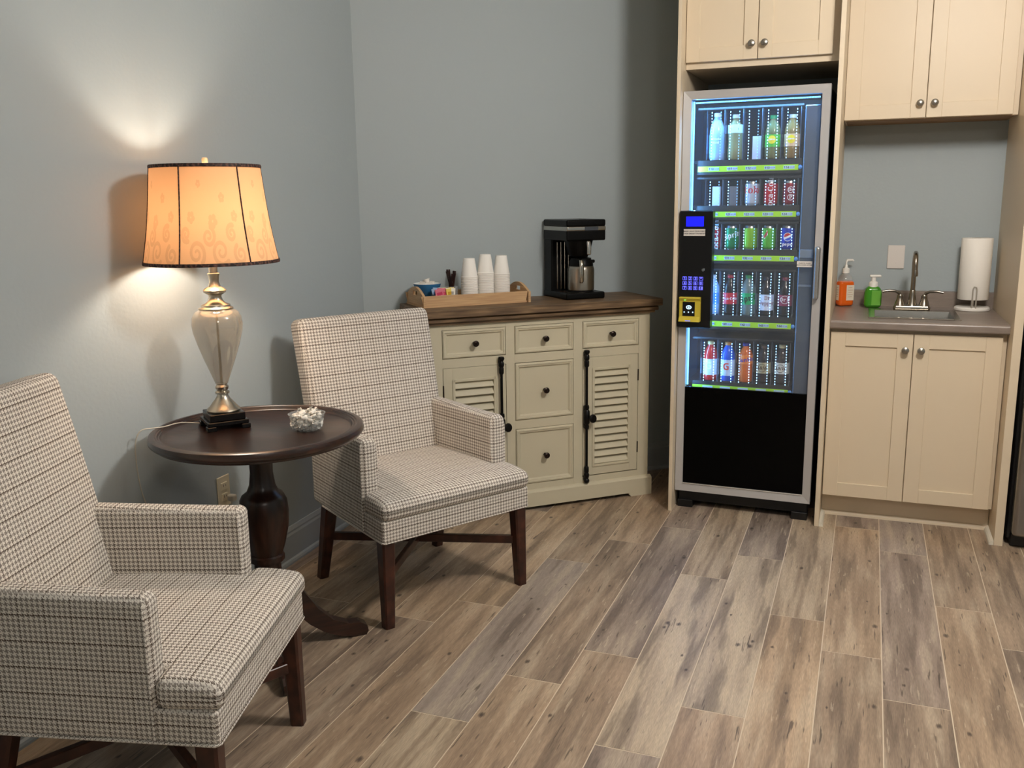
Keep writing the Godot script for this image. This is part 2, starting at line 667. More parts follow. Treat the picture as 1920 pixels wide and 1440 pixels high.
	baseboard("baseboard_right", "pale grey baseboard along the far right wall", Vector3(2.75, 0, WALL_Z + 0.7), Vector3(2.75, 0, near.z), prof, bw)
	baseboard("baseboard_front", "pale grey baseboard along the wall behind the viewer", Vector3(2.75, 0, near.z), near, prof, bw)
	# outlet on the left wall
	var oz := -2.602
	var t := thing("wall_outlet", "ivory duplex wall outlet low on the wall under the round table", "outlet", Vector3(left_wall_x(oz) + 0.001, 0.426, oz), PI / 2 + 0.0385)
	var ivory := mat("ivory", "d9cfb4", 0.4)
	part(t, "cover_plate", boxm(Vector3(0, 0, 0.003), Vector3(0.07, 0.115, 0.006), 0.002), ivory)
	for s in [-1, 1]:
		var rc := part(t, "receptacle", softm(Vector3(0, s * 0.02, 0.006), Vector3(0.034, 0.029, 0.006), 0.0028, null, 1), ivory)
		var s3 := mb()
		box(s3, Vector3(-0.006, s * 0.02 + 0.003, 0.0088), Vector3(0.002, 0.009, 0.001))
		box(s3, Vector3(0.006, s * 0.02 + 0.003, 0.0088), Vector3(0.002, 0.007, 0.001))
		part(rc, "slot", s3.commit(), mat("slot_dark", "2a2622", 0.6))

func shaker(parent: Node3D, called: String, x0: float, x1: float, y0: float, y1: float, z: float, m: Material, rail := 0.062, knob_at := Vector2.ZERO) -> MeshInstance3D:
	# frame and recessed panel, front face at z
	var st := mb()
	var th := 0.02
	span(st, Vector3(x0, y0, z - th), Vector3(x0 + rail, y1, z), 0.0015)
	span(st, Vector3(x1 - rail, y0, z - th), Vector3(x1, y1, z), 0.0015)
	span(st, Vector3(x0 + rail - 0.001, y1 - rail, z - th), Vector3(x1 - rail + 0.001, y1, z), 0.0015)
	span(st, Vector3(x0 + rail - 0.001, y0, z - th), Vector3(x1 - rail + 0.001, y0 + rail, z), 0.0015)
	var d := part(parent, called, st.commit(), m)
	part(d, "panel", spanm(Vector3(x0 + rail - 0.004, y0 + rail - 0.004, z - th + 0.002), Vector3(x1 - rail + 0.004, y1 - rail + 0.004, z - 0.0075)), m)
	if knob_at != Vector2.ZERO:
		part(d, "knob", lathem([0, 0.03, 0.009, 0.0295, 0.0145, 0.026, 0.0155, 0.021, 0.013, 0.017, 0.006, 0.013, 0.0055, 0.004, 0.009, 0.001, 0.009, 0.0].duplicate(), 20), mat("brushed_nickel", "a9a49b", 0.28, 1.0), Vector3(knob_at.x, knob_at.y, z), Vector3(PI / 2, 0, 0), "brushed nickel knob")
	return d

func kitchen() -> void:
	var cream := mat("cabinet_cream", "dccbb0", 0.42, 0.0, 0.45)
	var inside := mat("cabinet_inside", "6d5a42", 0.7)
	var pz := KZ + 0.1148
	# tall side panels
	for a in [[-0.8111, -0.7951, "tall cream side panel left of the drinks machine"], [-0.1565, -0.1371, "tall cream side panel between the drinks machine and the sink"], [0.5596, 0.5927, "tall cream side panel between the sink and the refrigerator"]]:
		var t := thing("cabinet_side_panel", a[2], "panel", Vector3((a[0] + a[1]) / 2, 0, pz))
		var hw: float = (a[1] - a[0]) / 2
		part(t, "panel", spanm(Vector3(-hw, 0, WALL_Z - pz + 0.001), Vector3(hw, 2.745, 0), 0.001), cream)
	for a in [[-0.1371, 1.0, "left"], [0.5596, -1.0, "right"]]:
		var s2 := mb()
		extrude(s2, PackedVector2Array([Vector2(0, 0), Vector2(0.018, 0), Vector2(0.016, 0.009), Vector2(0.01, 0.016), Vector2(0, 0.019)]), -0.2, 0.0, Transform3D(Basis(Vector3(a[1], 0, 0), Vector3.UP, Vector3(0, 0, 1)), Vector3(a[0] + a[1] * 0.0005, 0, pz - 0.004)))
		struct("trim_1" if a[1] > 0 else "trim_2", "short white shoe moulding at the foot of the %s sink side panel" % a[2], "trim", s2.commit(), mat("trim_white", "e2dccb", 0.4))
	# cabinet over the drinks machine
	var t := thing("wall_cabinet", "cream two-door wall cabinet above the drinks machine", "cabinet", Vector3(-0.4761, 1.992, KZ))
	part(t, "body", spanm(Vector3(-0.318, 0, WALL_Z - KZ + 0.001), Vector3(0.318, 0.74, -0.001), 0.001), cream)
	shaker(t, "door", -0.3168, -0.0145, 0.027, 0.72, 0.0205, cream, 0.058, Vector2(-0.0375, 0.087))
	shaker(t, "door", -0.0115, 0.29, 0.027, 0.72, 0.0205, cream, 0.058, Vector2(0.0165, 0.087))
	# wall cabinet over the sink
	var uz := KZ - 0.29
	t = thing("wall_cabinet", "cream two-door wall cabinet above the sink", "cabinet", Vector3(0.1976, 1.769, uz))
	part(t, "body", spanm(Vector3(-0.333, 0.0, WALL_Z - uz + 0.001), Vector3(0.36, 0.9, -0.021), 0.001), cream)
	part(t, "underside", spanm(Vector3(-0.325, -0.002, WALL_Z - uz + 0.006), Vector3(0.352, 0.001, -0.024)), mat("raw_underside", "8d6c48", 0.6), Vector3.ZERO, Vector3.ZERO, "bare tan wood underside")
	shaker(t, "door", -0.3335, -0.0015, 0.002, 0.9, 0.0, cream, 0.062, Vector2(-0.026, 0.062))
	shaker(t, "door", 0.0015, 0.338, 0.002, 0.9, 0.0, cream, 0.062, Vector2(0.032, 0.062))
	# sink base
	t = thing("sink_cabinet", "cream two-door base cabinet under the sink", "cabinet", Vector3(0.2016, 0, KZ))
	part(t, "body", spanm(Vector3(-0.337, 0.112, WALL_Z - KZ + 0.001), Vector3(0.356, 0.70, -0.021), 0.001), cream)
	var fr := mb()
	span(fr, Vector3(-0.337, 0.70, -0.04), Vector3(0.356, 0.874, -0.021))
	part(t, "face_frame", fr.commit(), cream)
	part(t, "toe_kick", spanm(Vector3(-0.337, 0.0, -0.11), Vector3(0.356, 0.113, -0.09)), cream)
	var q2 := mb()
	extrude(q2, PackedVector2Array([Vector2(0, 0), Vector2(0.017, 0), Vector2(0.015, 0.009), Vector2(0.009, 0.016), Vector2(0, 0.019)]), -0.337, 0.356, Transform3D(Basis(Vector3(0, 0, 1), Vector3.UP, Vector3(-1, 0, 0)).rotated(Vector3.UP, 0), Vector3(0.019, 0, -0.0895)))
	part(t, "shoe_moulding", q2.commit(), cream)
	shaker(t, "door", -0.334, -0.0016, 0.115, 0.861, 0.0, cream, 0.062, Vector2(-0.031, 0.792))
	shaker(t, "door", 0.0016, 0.339, 0.115, 0.861, 0.0, cream, 0.062, Vector2(0.031, 0.792))
	# countertop with a hole for the sink
	t = thing("countertop", "taupe laminate countertop with low backsplash round the sink", "countertop", Vector3(0.2113, 0.876, KZ))
	var lam := mat("taupe_laminate", "8d8076", 0.32, 0.0, 0.5)
	lam.albedo_texture = grain_tex(77, Color(0.92, 0.92, 0.92), Color(1, 1, 1), 128, 128)
	tri(lam, Vector3.ONE * 9.0)
	var hx0 := 0.030 - 0.2113
	var hx1 := 0.372 - 0.2113
	var hz0 := -4.655 - KZ
	var hz1 := -4.335 - KZ
	var bz := WALL_Z - KZ + 0.001
	var cs := mb()
	span(cs, Vector3(-0.348, 0, hz0), Vector3(hx0, 0.038, hz1 ))
	span(cs, Vector3(hx1, 0, hz0), Vector3(0.348, 0.038, hz1))
	span(cs, Vector3(-0.348, 0, bz), Vector3(0.348, 0.038, hz0))
	var front := PackedVector2Array([Vector2(hz1, 0), Vector2(hz1, 0.038)])
	for i in 7:
		var an := PI / 2 - PI / 2 * i / 6.0
		front.append(Vector2(0.014 + 0.012 * cos(an), 0.026 + 0.012 * sin(an)))
	for i in 5:
		var an := -PI / 2 * i / 4.0
		front.append(Vector2(0.018 + 0.008 * cos(an), 0.008 + 0.008 * sin(an)))
	extrude(cs, front, -0.348, 0.348, Transform3D(Basis(Vector3(0, 0, 1), Vector3.UP, Vector3(-1, 0, 0)), Vector3.ZERO))
	part(t, "slab", cs.commit(), lam)
	var bs := mb()
	extrude(bs, PackedVector2Array([Vector2(bz, 0.038), Vector2(bz + 0.02, 0.038), Vector2(bz + 0.02, 0.105), Vector2(bz + 0.016, 0.111), Vector2(bz, 0.113)]), -0.348, 0.348, Transform3D(Basis(Vector3(0, 0, 1), Vector3.UP, Vector3(-1, 0, 0)), Vector3.ZERO))
	part(t, "backsplash", bs.commit(), lam)
	sink_things()
	# refrigerator
	t = thing("refrigerator", "stainless steel refrigerator at the right edge of the picture", "refrigerator", Vector3(0.97, 0, -4.12))
	var blk := mat("appliance_black", "0d0d0e", 0.4)
	var steel := mat("stainless", "9a9894", 0.3, 1.0)
	part(t, "body", spanm(Vector3(-0.365, 0.03, WALL_Z + 4.12 + 0.02), Vector3(0.37, 1.74, -0.03), 0.004), blk)
	part(t, "kick_grille", spanm(Vector3(-0.35, 0.0, -0.12), Vector3(0.36, 0.055, -0.02), 0.003), blk)
	for a in [[0.06, 1.14], [1.15, 1.74]]:
		var dd := part(t, "door", softm(Vector3(0.008, (a[0] + a[1]) / 2, 0.01), Vector3(0.724, a[1] - a[0], 0.07), 0.02, null, 2), steel)
		var hy: float = a[1] - 0.25 if a[0] < 1 else a[0] + 0.2
		part(dd, "handle", tubem([Vector3(0.31, hy - 0.2, 0.045), Vector3(0.31, hy - 0.19, 0.085), Vector3(0.31, hy + 0.19, 0.085), Vector3(0.31, hy + 0.2, 0.045)], 0.011, 10), steel)

func sink_things() -> void:
	var steel := mat("sink_steel", "b5b1aa", 0.22, 1.0)
	var ct := 0.914
	var t := thing("sink", "shallow stainless steel drop-in sink in the taupe counter", "sink", Vector3(0.201, ct, -4.495))
	# rim frame
	var rim := mb()
	var o := [-0.186, 0.186, -0.18, 0.178]
	var n := [-0.158, 0.158, -0.105, 0.150]
	span(rim, Vector3(o[0], 0, o[2]), Vector3(n[0], 0.005, o[3]), 0.002)
	span(rim, Vector3(n[1], 0, o[2]), Vector3(o[1], 0.005, o[3]), 0.002)
	span(rim, Vector3(n[0] - 0.001, 0, o[2]), Vector3(n[1] + 0.001, 0.005, n[2]), 0.002)
	span(rim, Vector3(n[0] - 0.001, 0, n[3]), Vector3(n[1] + 0.001, 0.005, o[3]), 0.002)
	part(t, "rim", rim.commit(), steel)
	var b := mb()
	var tp := [Vector3(n[0], 0.004, n[2]), Vector3(n[1], 0.004, n[2]), Vector3(n[1], 0.004, n[3]), Vector3(n[0], 0.004, n[3])]
	var bt := [Vector3(n[0] + 0.018, -0.15, n[2] + 0.018), Vector3(n[1] - 0.018, -0.15, n[2] + 0.018), Vector3(n[1] - 0.018, -0.15, n[3] - 0.018), Vector3(n[0] + 0.018, -0.15, n[3] - 0.018)]
	for i in 4:
		var k := (i + 1) % 4
		var mid: Vector3 = (tp[i] + tp[k] + bt[i] + bt[k]) / 4
		poly(b, [tp[i], tp[k], bt[k], bt[i]], mid * 2.0 + Vector3(0, 0.15, 0))
	poly(b, bt, Vector3(0, -1, 0))
	part(t, "basin", b.commit(), steel)
	part(t, "drain", lathem([0.042, -0.1495, 0.042, -0.147, 0.03, -0.1475, 0.0, -0.149], 24), mat("drain_steel", "77736c", 0.35, 1.0), Vector3(0, 0, 0.02))
	# faucet
	t = thing("faucet", "brushed nickel two-handle faucet with tall curved spout", "faucet", Vector3(0.201, ct + 0.005, -4.64))
	var nk := mat("faucet_nickel", "9c958a", 0.25, 1.0)
	part(t, "base_plate", softm(Vector3(0, 0.012, 0), Vector3(0.162, 0.026, 0.052), 0.011, func(p): return Vector3(p.x * (1.0 - p.y * 3.0), p.y, p.z * (1.0 - p.y * 4.0)), 2), nk)
	part(t, "spout_base", lathem([0.024, 0.02, 0.019, 0.035, 0.0145, 0.075, 0.0135, 0.088, 0.012, 0.092], 20), nk)
	var path := []
	for i in 5:
		path.append(Vector3(0, 0.08 + i * 0.033, 0))
	for i in range(1, 13):
		var an := PI * 1.02 * i / 12.0
		path.append(Vector3(0.0, 0.212 + 0.052 * sin(an), 0.052 - 0.052 * cos(an)))
	var pe: Vector3 = path[path.size() - 1]
	path.append(pe + Vector3(0, -0.03, 0.0))
	part(t, "spout", tubem(path, 0.0105, 16), nk)
	part(t, "aerator", lathem([0, -0.001, 0.0125, 0, 0.0135, 0.012, 0.011, 0.03], 16), nk, pe + Vector3(0, -0.046, 0))
	for s in [-1, 1]:
		var h := part(t, "handle", lathem([0.024, 0.02, 0.02, 0.034, 0.0145, 0.05, 0.013, 0.06, 0.014, 0.064, 0.01, 0.072, 0.0, 0.074], 20), nk, Vector3(s * 0.0515, 0, 0))
		part(h, "lever", tubem([Vector3(0, 0.066, 0), Vector3(s * 0.006, 0.078, 0.002), Vector3(s * 0.022, 0.086, 0.006), Vector3(s * 0.05, 0.088, 0.01), Vector3(s * 0.078, 0.083, 0.012)], [0.0085, 0.008, 0.0065, 0.006, 0.0065], 10, 1.3), nk)
	# orange soap
	t = thing("soap_bottle", "clear pump bottle of orange hand soap with white labels, in the counter corner", "soap bottle", Vector3(-0.096, ct, -4.775), 0.5)
	var orange := mat("orange_soap", "e2641c", 0.15)
	part(t, "liquid", softm(Vector3(0, 0.062, 0), Vector3(0.074, 0.122, 0.05), 0.014, null, 2), orange)
	part(t, "bottle", lathem([0.034, 0.118, 0.033, 0.132, 0.026, 0.148, 0.014, 0.158, 0.0125, 0.166], 24), pane("clear_plastic", "dfe6e4", 0.18))
	var white := mat("white_plastic", "ece9e2", 0.35)
	part(t, "collar", lathem([0.0, 0.16, 0.0165, 0.16, 0.0165, 0.182, 0.008, 0.185, 0.006, 0.2, 0.0, 0.2], 20), white)
	part(t, "pump", tubem([Vector3(0, 0.19, 0), Vector3(0, 0.215, 0), Vector3(0.004, 0.221, 0), Vector3(0.03, 0.222, 0), Vector3(0.036, 0.217, 0)], [0.004, 0.0045, 0.007, 0.0055, 0.004], 10), white)
	var lab := mat("soap_label", "e6dccb", 0.5)
	var prt := mat("soap_print", "b98d68", 0.6)
	for a in [[0.002, 0.0256, 0.038], [-0.0376, 0.0, 0.026]]:
		var side: bool = a[0] < -0.01
		var lp := part(t, "paper_label", boxm(Vector3.ZERO, Vector3(a[2], 0.074, 0.0008)), lab, Vector3(a[0] + (0.012 if not side else 0.0), 0.066, a[1]), Vector3(0, -PI / 2 if side else 0.0, 0))
		var ls := mb()
		for i in 5:
			box(ls, Vector3(0, 0.024 - i * 0.011, 0.0006), Vector3(a[2] * (0.7 if i % 2 else 0.5), 0.0018, 0.0006))
		part(lp, "print", ls.commit(), prt)
	# green soap
	t = thing("soap_bottle", "green foaming hand soap bottle with white pump beside the sink", "soap bottle", Vector3(0.031, ct, -4.722), 0.12)
	var green := mat("green_soap", "3d8a1e", 0.12)
	part(t, "bottle", softm(Vector3(0, 0.052, 0), Vector3(0.079, 0.104, 0.052), 0.02, func(p): return Vector3(p.x * (1.0 - 6.0 * pow(maxf(p.y - 0.07, 0), 1.0)), p.y, p.z), 4), green)
	part(t, "paper_label", softm(Vector3(0.012, 0.05, 0.0262), Vector3(0.04, 0.07, 0.002), 0.0009, null, 1), mat("green_label", "67ab3a", 0.35))
	part(t, "collar", lathem([0.0, 0.1, 0.02, 0.1, 0.021, 0.118, 0.018, 0.124, 0.011, 0.127, 0.010, 0.146, 0.0, 0.146], 24), white)
	part(t, "pump", softm(Vector3(0.007, 0.152, 0), Vector3(0.052, 0.012, 0.024), 0.0055, func(p): return p + Vector3(0, 0.0, 0), 2), white)
	# paper towel holder and roll
	t = thing("paper_towel_holder", "white round-based paper towel holder at the right of the sink", "towel holder", Vector3(0.462, ct, -4.735))
	part(t, "base", lathem([0, 0.0, 0.072, 0.0, 0.076, 0.004, 0.076, 0.012, 0.07, 0.018, 0.0, 0.02], 40), white)
	part(t, "post", lathem([0.006, 0.015, 0.006, 0.31, 0.009, 0.314, 0.009, 0.322, 0.0, 0.325], 16), white)
	part(t, "tension_arm", tubem([Vector3(-0.008, 0.016, 0.07), Vector3(-0.008, 0.1, 0.071), Vector3(-0.005, 0.112, 0.071), Vector3(0.0, 0.116, 0.071), Vector3(0.005, 0.112, 0.071), Vector3(0.008, 0.1, 0.071), Vector3(0.008, 0.016, 0.07)], 0.0032, 8), mat("arm_wire", "cfcac0", 0.3, 0.6))
	var pt := thing("paper_towel_roll", "tall white paper towel roll standing on the holder", "paper towel", Vector3(0.462, ct + 0.052, -4.735))
	var paper := mat("paper_towel", "f6f2ea", 0.9)
	part(pt, "sheets", lathem([0.021, 0.0, 0.064, 0.0, 0.0655, 0.002, 0.0655, 0.277, 0.064, 0.279, 0.021, 0.279], 48), paper)
	part(pt, "core", lathem([0.019, 0.001, 0.0208, 0.001, 0.0208, 0.278, 0.019, 0.278, 0.019, 0.001], 24), mat("cardboard", "9a7c58", 0.8))
	# blank plate
	t = thing("wall_plate", "blank white wall plate above the sink", "wall plate", Vector3(0.125, 1.149, WALL_Z + 0.001))
	part(t, "cover_plate", boxm(Vector3(0, 0, 0.003), Vector3(0.077, 0.112, 0.006), 0.0025), mat("plate_white", "dcd6d0", 0.4))
	for s in [-1, 1]:
		part(t, "screw", lathem([0, 0.0015, 0.003, 0.001, 0.0032, 0], 12), mat("plate_white", "dcd6d0", 0.4), Vector3(0, s * 0.03, 0.006), Vector3(PI / 2, 0, 0))

# ---------------------------------------------------------------- drinks machine
func vending() -> void:
	var W := 0.611
	var org := Vector3(-0.7925, 0, -4.184)
	var rot := -0.0311
	var t := thing("drinks_machine", "glass-fronted drinks vending machine with silver door frame and blue lights", "vending machine", org, rot)
	var blk := mat("machine_black", "0b0b0c", 0.45)
	var gloss := mat("machine_gloss_black", "040404", 0.25, 0.0, 0.2)
	var liner := mat("machine_liner", "3a332e", 0.6)
	var silver := mat("door_silver", "c6c3c1", 0.42, 0.35)
	# shell
	var st := mb()
	span(st, Vector3(0.006, 0.085, -0.59), Vector3(0.03, 1.885, -0.05))
	span(st, Vector3(W - 0.03, 0.085, -0.59), Vector3(W - 0.006, 1.885, -0.05))
	span(st, Vector3(0.006, 1.862, -0.59), Vector3(W - 0.006, 1.89, -0.05))
	span(st, Vector3(0.006, 0.085, -0.59), Vector3(W - 0.006, 0.56, -0.05))
	span(st, Vector3(0.006, 0.085, -0.59), Vector3(W - 0.006, 1.885, -0.56))
	part(t, "cabinet", st.commit(), blk)
	part(t, "liner", spanm(Vector3(0.03, 0.56, -0.56), Vector3(W - 0.03, 1.862, -0.30)), liner)
	st = mb()
	span(st, Vector3(0.012, 0.03, -0.52), Vector3(W - 0.012, 0.085, -0.035), 0.003)
	part(t, "kick_panel", st.commit(), blk)
	for x in [0.045, W - 0.045]:
		for z in [-0.05, -0.5]:
			part(t, "foot", spanm(Vector3(x - 0.035, 0, z - 0.03), Vector3(x + 0.035, 0.035, z + 0.03), 0.002), blk)
	# mitred frame
	var o := [0.0, W, 0.086, 1.896]
	var n := [0.034, W - 0.034, 0.121, 1.861]
	st = mb()
	var oc := [Vector2(o[0], o[2]), Vector2(o[1], o[2]), Vector2(o[1], o[3]), Vector2(o[0], o[3])]
	var nc := [Vector2(n[0], n[2]), Vector2(n[1], n[2]), Vector2(n[1], n[3]), Vector2(n[0], n[3])]
	for i in 4:
		var k := (i + 1) % 4
		var s2 := mb()
		var q := [oc[i], oc[k], nc[k], nc[i]]
		var cen := Vector2.ZERO
		for p in q:
			cen += p / 4
		var f := q.map(func(p): return Vector3(p.x, p.y, 0.0))
		var c3 := Vector3(cen.x, cen.y, -0.02)
		# front face falls inwards a little at the glass
		f[2].z = -0.006
		f[3].z = -0.006
		poly(s2, f, c3)
		for j in 4:
			var a: Vector3 = f[j]
			var b: Vector3 = f[(j + 1) % 4]
			poly(s2, [a, b, Vector3(b.x, b.y, -0.045), Vector3(a.x, a.y, -0.045)], c3)
		poly(s2, f.map(func(p): return Vector3(p.x, p.y, -0.045)), c3)
		part(t, "door_rail", s2.commit(), silver)
	part(t, "lower_panel", spanm(Vector3(n[0] - 0.003, n[2] - 0.003, -0.03), Vector3(n[1] + 0.003, 0.584, -0.012)), gloss)
	part(t, "sill", spanm(Vector3(n[0], n[2] - 0.001, -0.012), Vector3(n[1], n[2] + 0.004, -0.002), 0.0015), mat("bright_sill", "e8e4de", 0.25, 0.8))
	part(t, "glass_pane", spanm(Vector3(n[0] - 0.003, 0.584, -0.022), Vector3(n[1] + 0.003, n[3] + 0.003, -0.018)), pane("machine_glass", "aebccb", 0.06))
	part(t, "door_handle", softm(Vector3(W - 0.018, 1.12, 0.018), Vector3(0.022, 0.226, 0.028), 0.0105, null, 2), mat("handle_silver", "bdbab6", 0.3, 0.9))
	var nt := part(t, "notice", boxm(Vector3.ZERO, Vector3(0.064, 0.025, 0.001)), mat("sticker_white", "e3dcd4", 0.5), Vector3(0.538, 1.155, -0.0165))
	part(nt, "print", words("PUSH TO CLOSE\nUNTIL DOOR LATCHES", 0.0048, false, true), mat("print_grey", "4a4644", 0.6), Vector3(0, 0, 0.0008))
	# inside: right column and light strips behind the frame edge
	part(t, "delivery_column", spanm(Vector3(0.508, 0.56, -0.3), Vector3(0.572, 1.82, -0.055), 0.004), mat("column_grey", "4b5560", 0.5))
	part(t, "delivery_slot", spanm(Vector3(0.512, 1.18, -0.055), Vector3(0.566, 1.215, -0.05), 0.001), mat("slot_blue_grey", "7b8794", 0.4))
	part(t, "delivery_slot", spanm(Vector3(0.512, 1.055, -0.055), Vector3(0.566, 1.063, -0.05)), mat("slot_blue_grey", "7b8794", 0.4))
	var led := glow("led_line", "66b8ff", 4.0)
	part(t, "led_strip", spanm(Vector3(0.036, 0.59, -0.047), Vector3(0.042, 1.855, -0.041)), led)
	var tops := mb()
	for i in 84:
		span(tops, Vector3(0.046 + i * 0.00622, 1.846, -0.046), Vector3(0.046 + i * 0.00622 + 0.0044, 1.852, -0.041))
	part(t, "led_strip", tops.commit(), led)
	for a in [[Vector3(0.05, 1.22, -0.046), Vector2(0.008, 1.25), PI / 2 + 0.25, 0.0, 0.8], [Vector3(0.30, 1.838, -0.06), Vector2(0.5, 0.008), 0.0, -PI / 2 + 0.35, 0.5]]:
		var l := AreaLight3D.new()
		l.name = "machine_led_light"
		t.add_child(l, true)
		l.position = a[0]
		l.rotation = Vector3(a[3], -a[2], 0)
		l.area_size = a[1]
		l.light_color = Color("62aeff")
		l.light_energy = a[4]
		l.shadow_enabled = true
	# shelves
	var y_strip := [1.5655, 1.3675, 1.1745, 0.876, 0.578]
	var floors := [1.603, 1.405, 1.212, 0.915, 0.606]
	var heights := [0.215, 0.115, 0.112, 0.2, 0.195]
	var codes := ["11", "12", "13", "14", "15"]
	var price := ["$2.00", "$1.00", "$1.00", "$2.00", "$2.00"]
	var dark := mat("tray_dark", "24211f", 0.5)
	var lime := mat("price_strip", "b4f02c", 0.5)
	var tagm := mat("price_tag", "c4e6fa", 0.5)
	var ink := mat("ink_navy", "1c2a4a", 0.6)
	var clear := pane("slot_clear", "c4d4e4", 0.05)
	var dots := glow("led_dots", "8cc8ff", 6.0)
	var dots2 := glow("led_dots_faint", "74b4f5", 2.0)
	var u0 := 0.13
	var du := 0.0805
	var dotmesh := {}
	for hgt in heights:
		var s2 := mb()
		var k := int(hgt / 0.0125)
		for i in k:
			box(s2, Vector3(0, 0.004 + i * 0.0125, 0), Vector3(0.0028, 0.0052, 0.002))
		dotmesh[hgt] = s2.commit()
	for r in 5:
		var ys: float = y_strip[r]
		var fl: float = floors[r]
		var s2 := mb()
		span(s2, Vector3(0.036, fl - 0.012, -0.28), Vector3(0.5, fl, -0.075))
		span(s2, Vector3(0.052, ys - 0.024, -0.08), Vector3(0.5, fl, -0.068))
		span(s2, Vector3(0.052, fl + heights[r] + 0.002, -0.28), Vector3(0.5, fl + heights[r] + 0.01, -0.068))
		var sh := part(t, "shelf", s2.commit(), dark)
		var cut := 0.024 if r < 4 else 0.02
		part(sh, "price_strip", spanm(Vector3(0.057, ys - cut / 2, -0.068), Vector3(0.488, ys + cut / 2, -0.064)), lime)
		part(sh, "strip_clip", lathem([0, 0.004, 0.006, 0.003, 0.009, 0.0], 12), mat("clip_blue", "4f8ed0", 0.3), Vector3(0.496, ys, -0.066), Vector3(PI / 2, 0, 0))
		for i in 5:
			var u := u0 + du * i
			part(sh, "price_tag", boxm(Vector3(u - 0.002, ys, -0.0632), Vector3(0.046, 0.014, 0.0012)), tagm)
			if r < 4:
				part(sh, "number", words(codes[r] + str(i), 0.0095, false, true), ink, Vector3(u - 0.013, ys, -0.0622))
				part(sh, "price", words(price[r], 0.006), mat("ink_blue", "3e6fb4", 0.6), Vector3(u + 0.011, ys, -0.0622))
			var ds := mb()
			for s in [-1, 1]:
				span(ds, Vector3(u + s * 0.038 - 0.0008, fl, -0.25), Vector3(u + s * 0.038 + 0.0008, fl + heights[r], -0.07))
			part(sh, "divider", ds.commit(), clear)
			part(sh, "divider_edge", spanm(Vector3(u + 0.0372, fl, -0.0705), Vector3(u + 0.0388, fl + heights[r], -0.0695)), mat("edge_grey", "6f7b86", 0.3))
			part(sh, "led_strip", dotmesh[heights[r]], dots, Vector3(u - 0.023 + (0.006 if r < 2 else 0.0), fl, -0.0705))
			part(sh, "led_strip", dotmesh[heights[r]], dots2 if r < 3 and i < 3 else dots, Vector3(u + 0.022, fl, -0.0705))
	# price holders tucked in some slots
	var cardm := mat("card_white", "cfd3da", 0.5)
	for a in [[0, 2, 0.026, 0.0, 0.036, 0.1], [1, 0, 0.008, 0.0, 0.034, 0.085], [1, 1, 0.0, 0.0, 0.036, 0.085]]:
		var c := thing("spacer_card", ["pale blank spacer card in the top shelf of the drinks machine", "pale blank spacer card leftmost on the second shelf of the drinks machine", "grey blank spacer card second on the second shelf of the drinks machine"][0 if a[0] == 0 else 1 + a[1]], "card", Vector3.ZERO, 0.0, "spacer cards in the drinks machine")
		var loc := Vector3(u0 + du * a[1] + a[2] * 0.5, floors[a[0]], -0.12)
		c.transform = t.transform * Transform3D(Basis.IDENTITY, loc)
		part(c, "card", boxm(Vector3(0, a[5] / 2, 0), Vector3(a[4], a[5], 0.03), 0.001), cardm if a[1] != 1 else mat("card_grey", "6e6a68", 0.5))
	control_panel(t)
	# drinks: row, slot, kind, label text
	var D := [
		[0, 0, "bottle", "a3b6c8", "8fb2d6", "e9eff5", "tall pale bottle with black and yellow-green label, leftmost on top shelf", 0.205],
		[0, 1, "bottle", "8a8254", "cfe6ee", "dff1f5", "tall amber bottle with pale blue label and white cap on top shelf", 0.195],
		[0, 3, "bottle", "6f6a3c", "4fae2a", "17a05a", "tall bottle with green label and green cap on top shelf", 0.185],
		[0, 4, "bottle", "8b6a34", "e3b98a", "e6f2f2", "tall bottle with peach and yellow label, rightmost on top shelf", 0.185],
		[1, 2, "can", "c9ced6", "", "", "silver can with red lettering on the second shelf", 0.104],
		[1, 3, "can", "c3161c", "", "", "bright red can with white script on the second shelf", 0.104],
		[1, 4, "can", "8f1526", "", "", "maroon can with white ringed letters on the second shelf", 0.104],
		[2, 0, "can", "b3161d", "", "", "red can with white script half hidden by the control panel", 0.104],
		[2, 1, "can", "0e8a4a", "", "", "green can with white slanted lettering on the third shelf", 0.104],
		[2, 2, "can", "8fc823", "", "", "plain lime can in the middle of the third shelf", 0.104],
		[2, 3, "can", "5fb82c", "", "", "light green can with red and white zigzag on the third shelf", 0.104],
		[2, 4, "can", "0f2fae", "", "", "blue can with red white and blue globe on the third shelf", 0.104],
		[3, 0, "bottle", "9cc4e6", "4f9be0", "e6eef5", "water bottle with blue label beside the control panel", 0.18],
		[3, 1, "bottle", "1b0d09", "d02127", "b01c1f", "dark cola bottle with red label on the fourth shelf", 0.182],
		[3, 2, "bottle", "6c7a74", "0fa154", "20843f", "clear bottle with green label on the fourth shelf", 0.182],
		[3, 3, "bottle", "1d0f0c", "d6dbe6", "2a2228", "dark bottle with white label on the fourth shelf", 0.175],
		[3, 4, "bottle", "1d0f0c", "8a2440", "7a1b2a", "dark bottle with maroon label, rightmost on fourth shelf", 0.175],
		[4, 0, "bottle", "c0281f", "d3dbe2", "efc27a", "red sports drink bottle with pale label on the bottom shelf", 0.182],
		[4, 1, "bottle", "1f57c0", "cfdbe8", "ee9a4e", "blue sports drink bottle with orange cap on the bottom shelf", 0.182],
		[4, 2, "bottle", "d8641c", "f07f1e", "3d2f8f", "orange soda bottle with purple cap on the bottom shelf", 0.182],
		[4, 3, "bottle", "24140c", "b9a67a", "5a3a20", "dark root beer bottle with tan label on the bottom shelf", 0.175],
		[4, 4, "bottle", "2a1b14", "d9d5c6", "e3c88f", "brown bottle with cream label, rightmost on the bottom shelf", 0.18],
	]
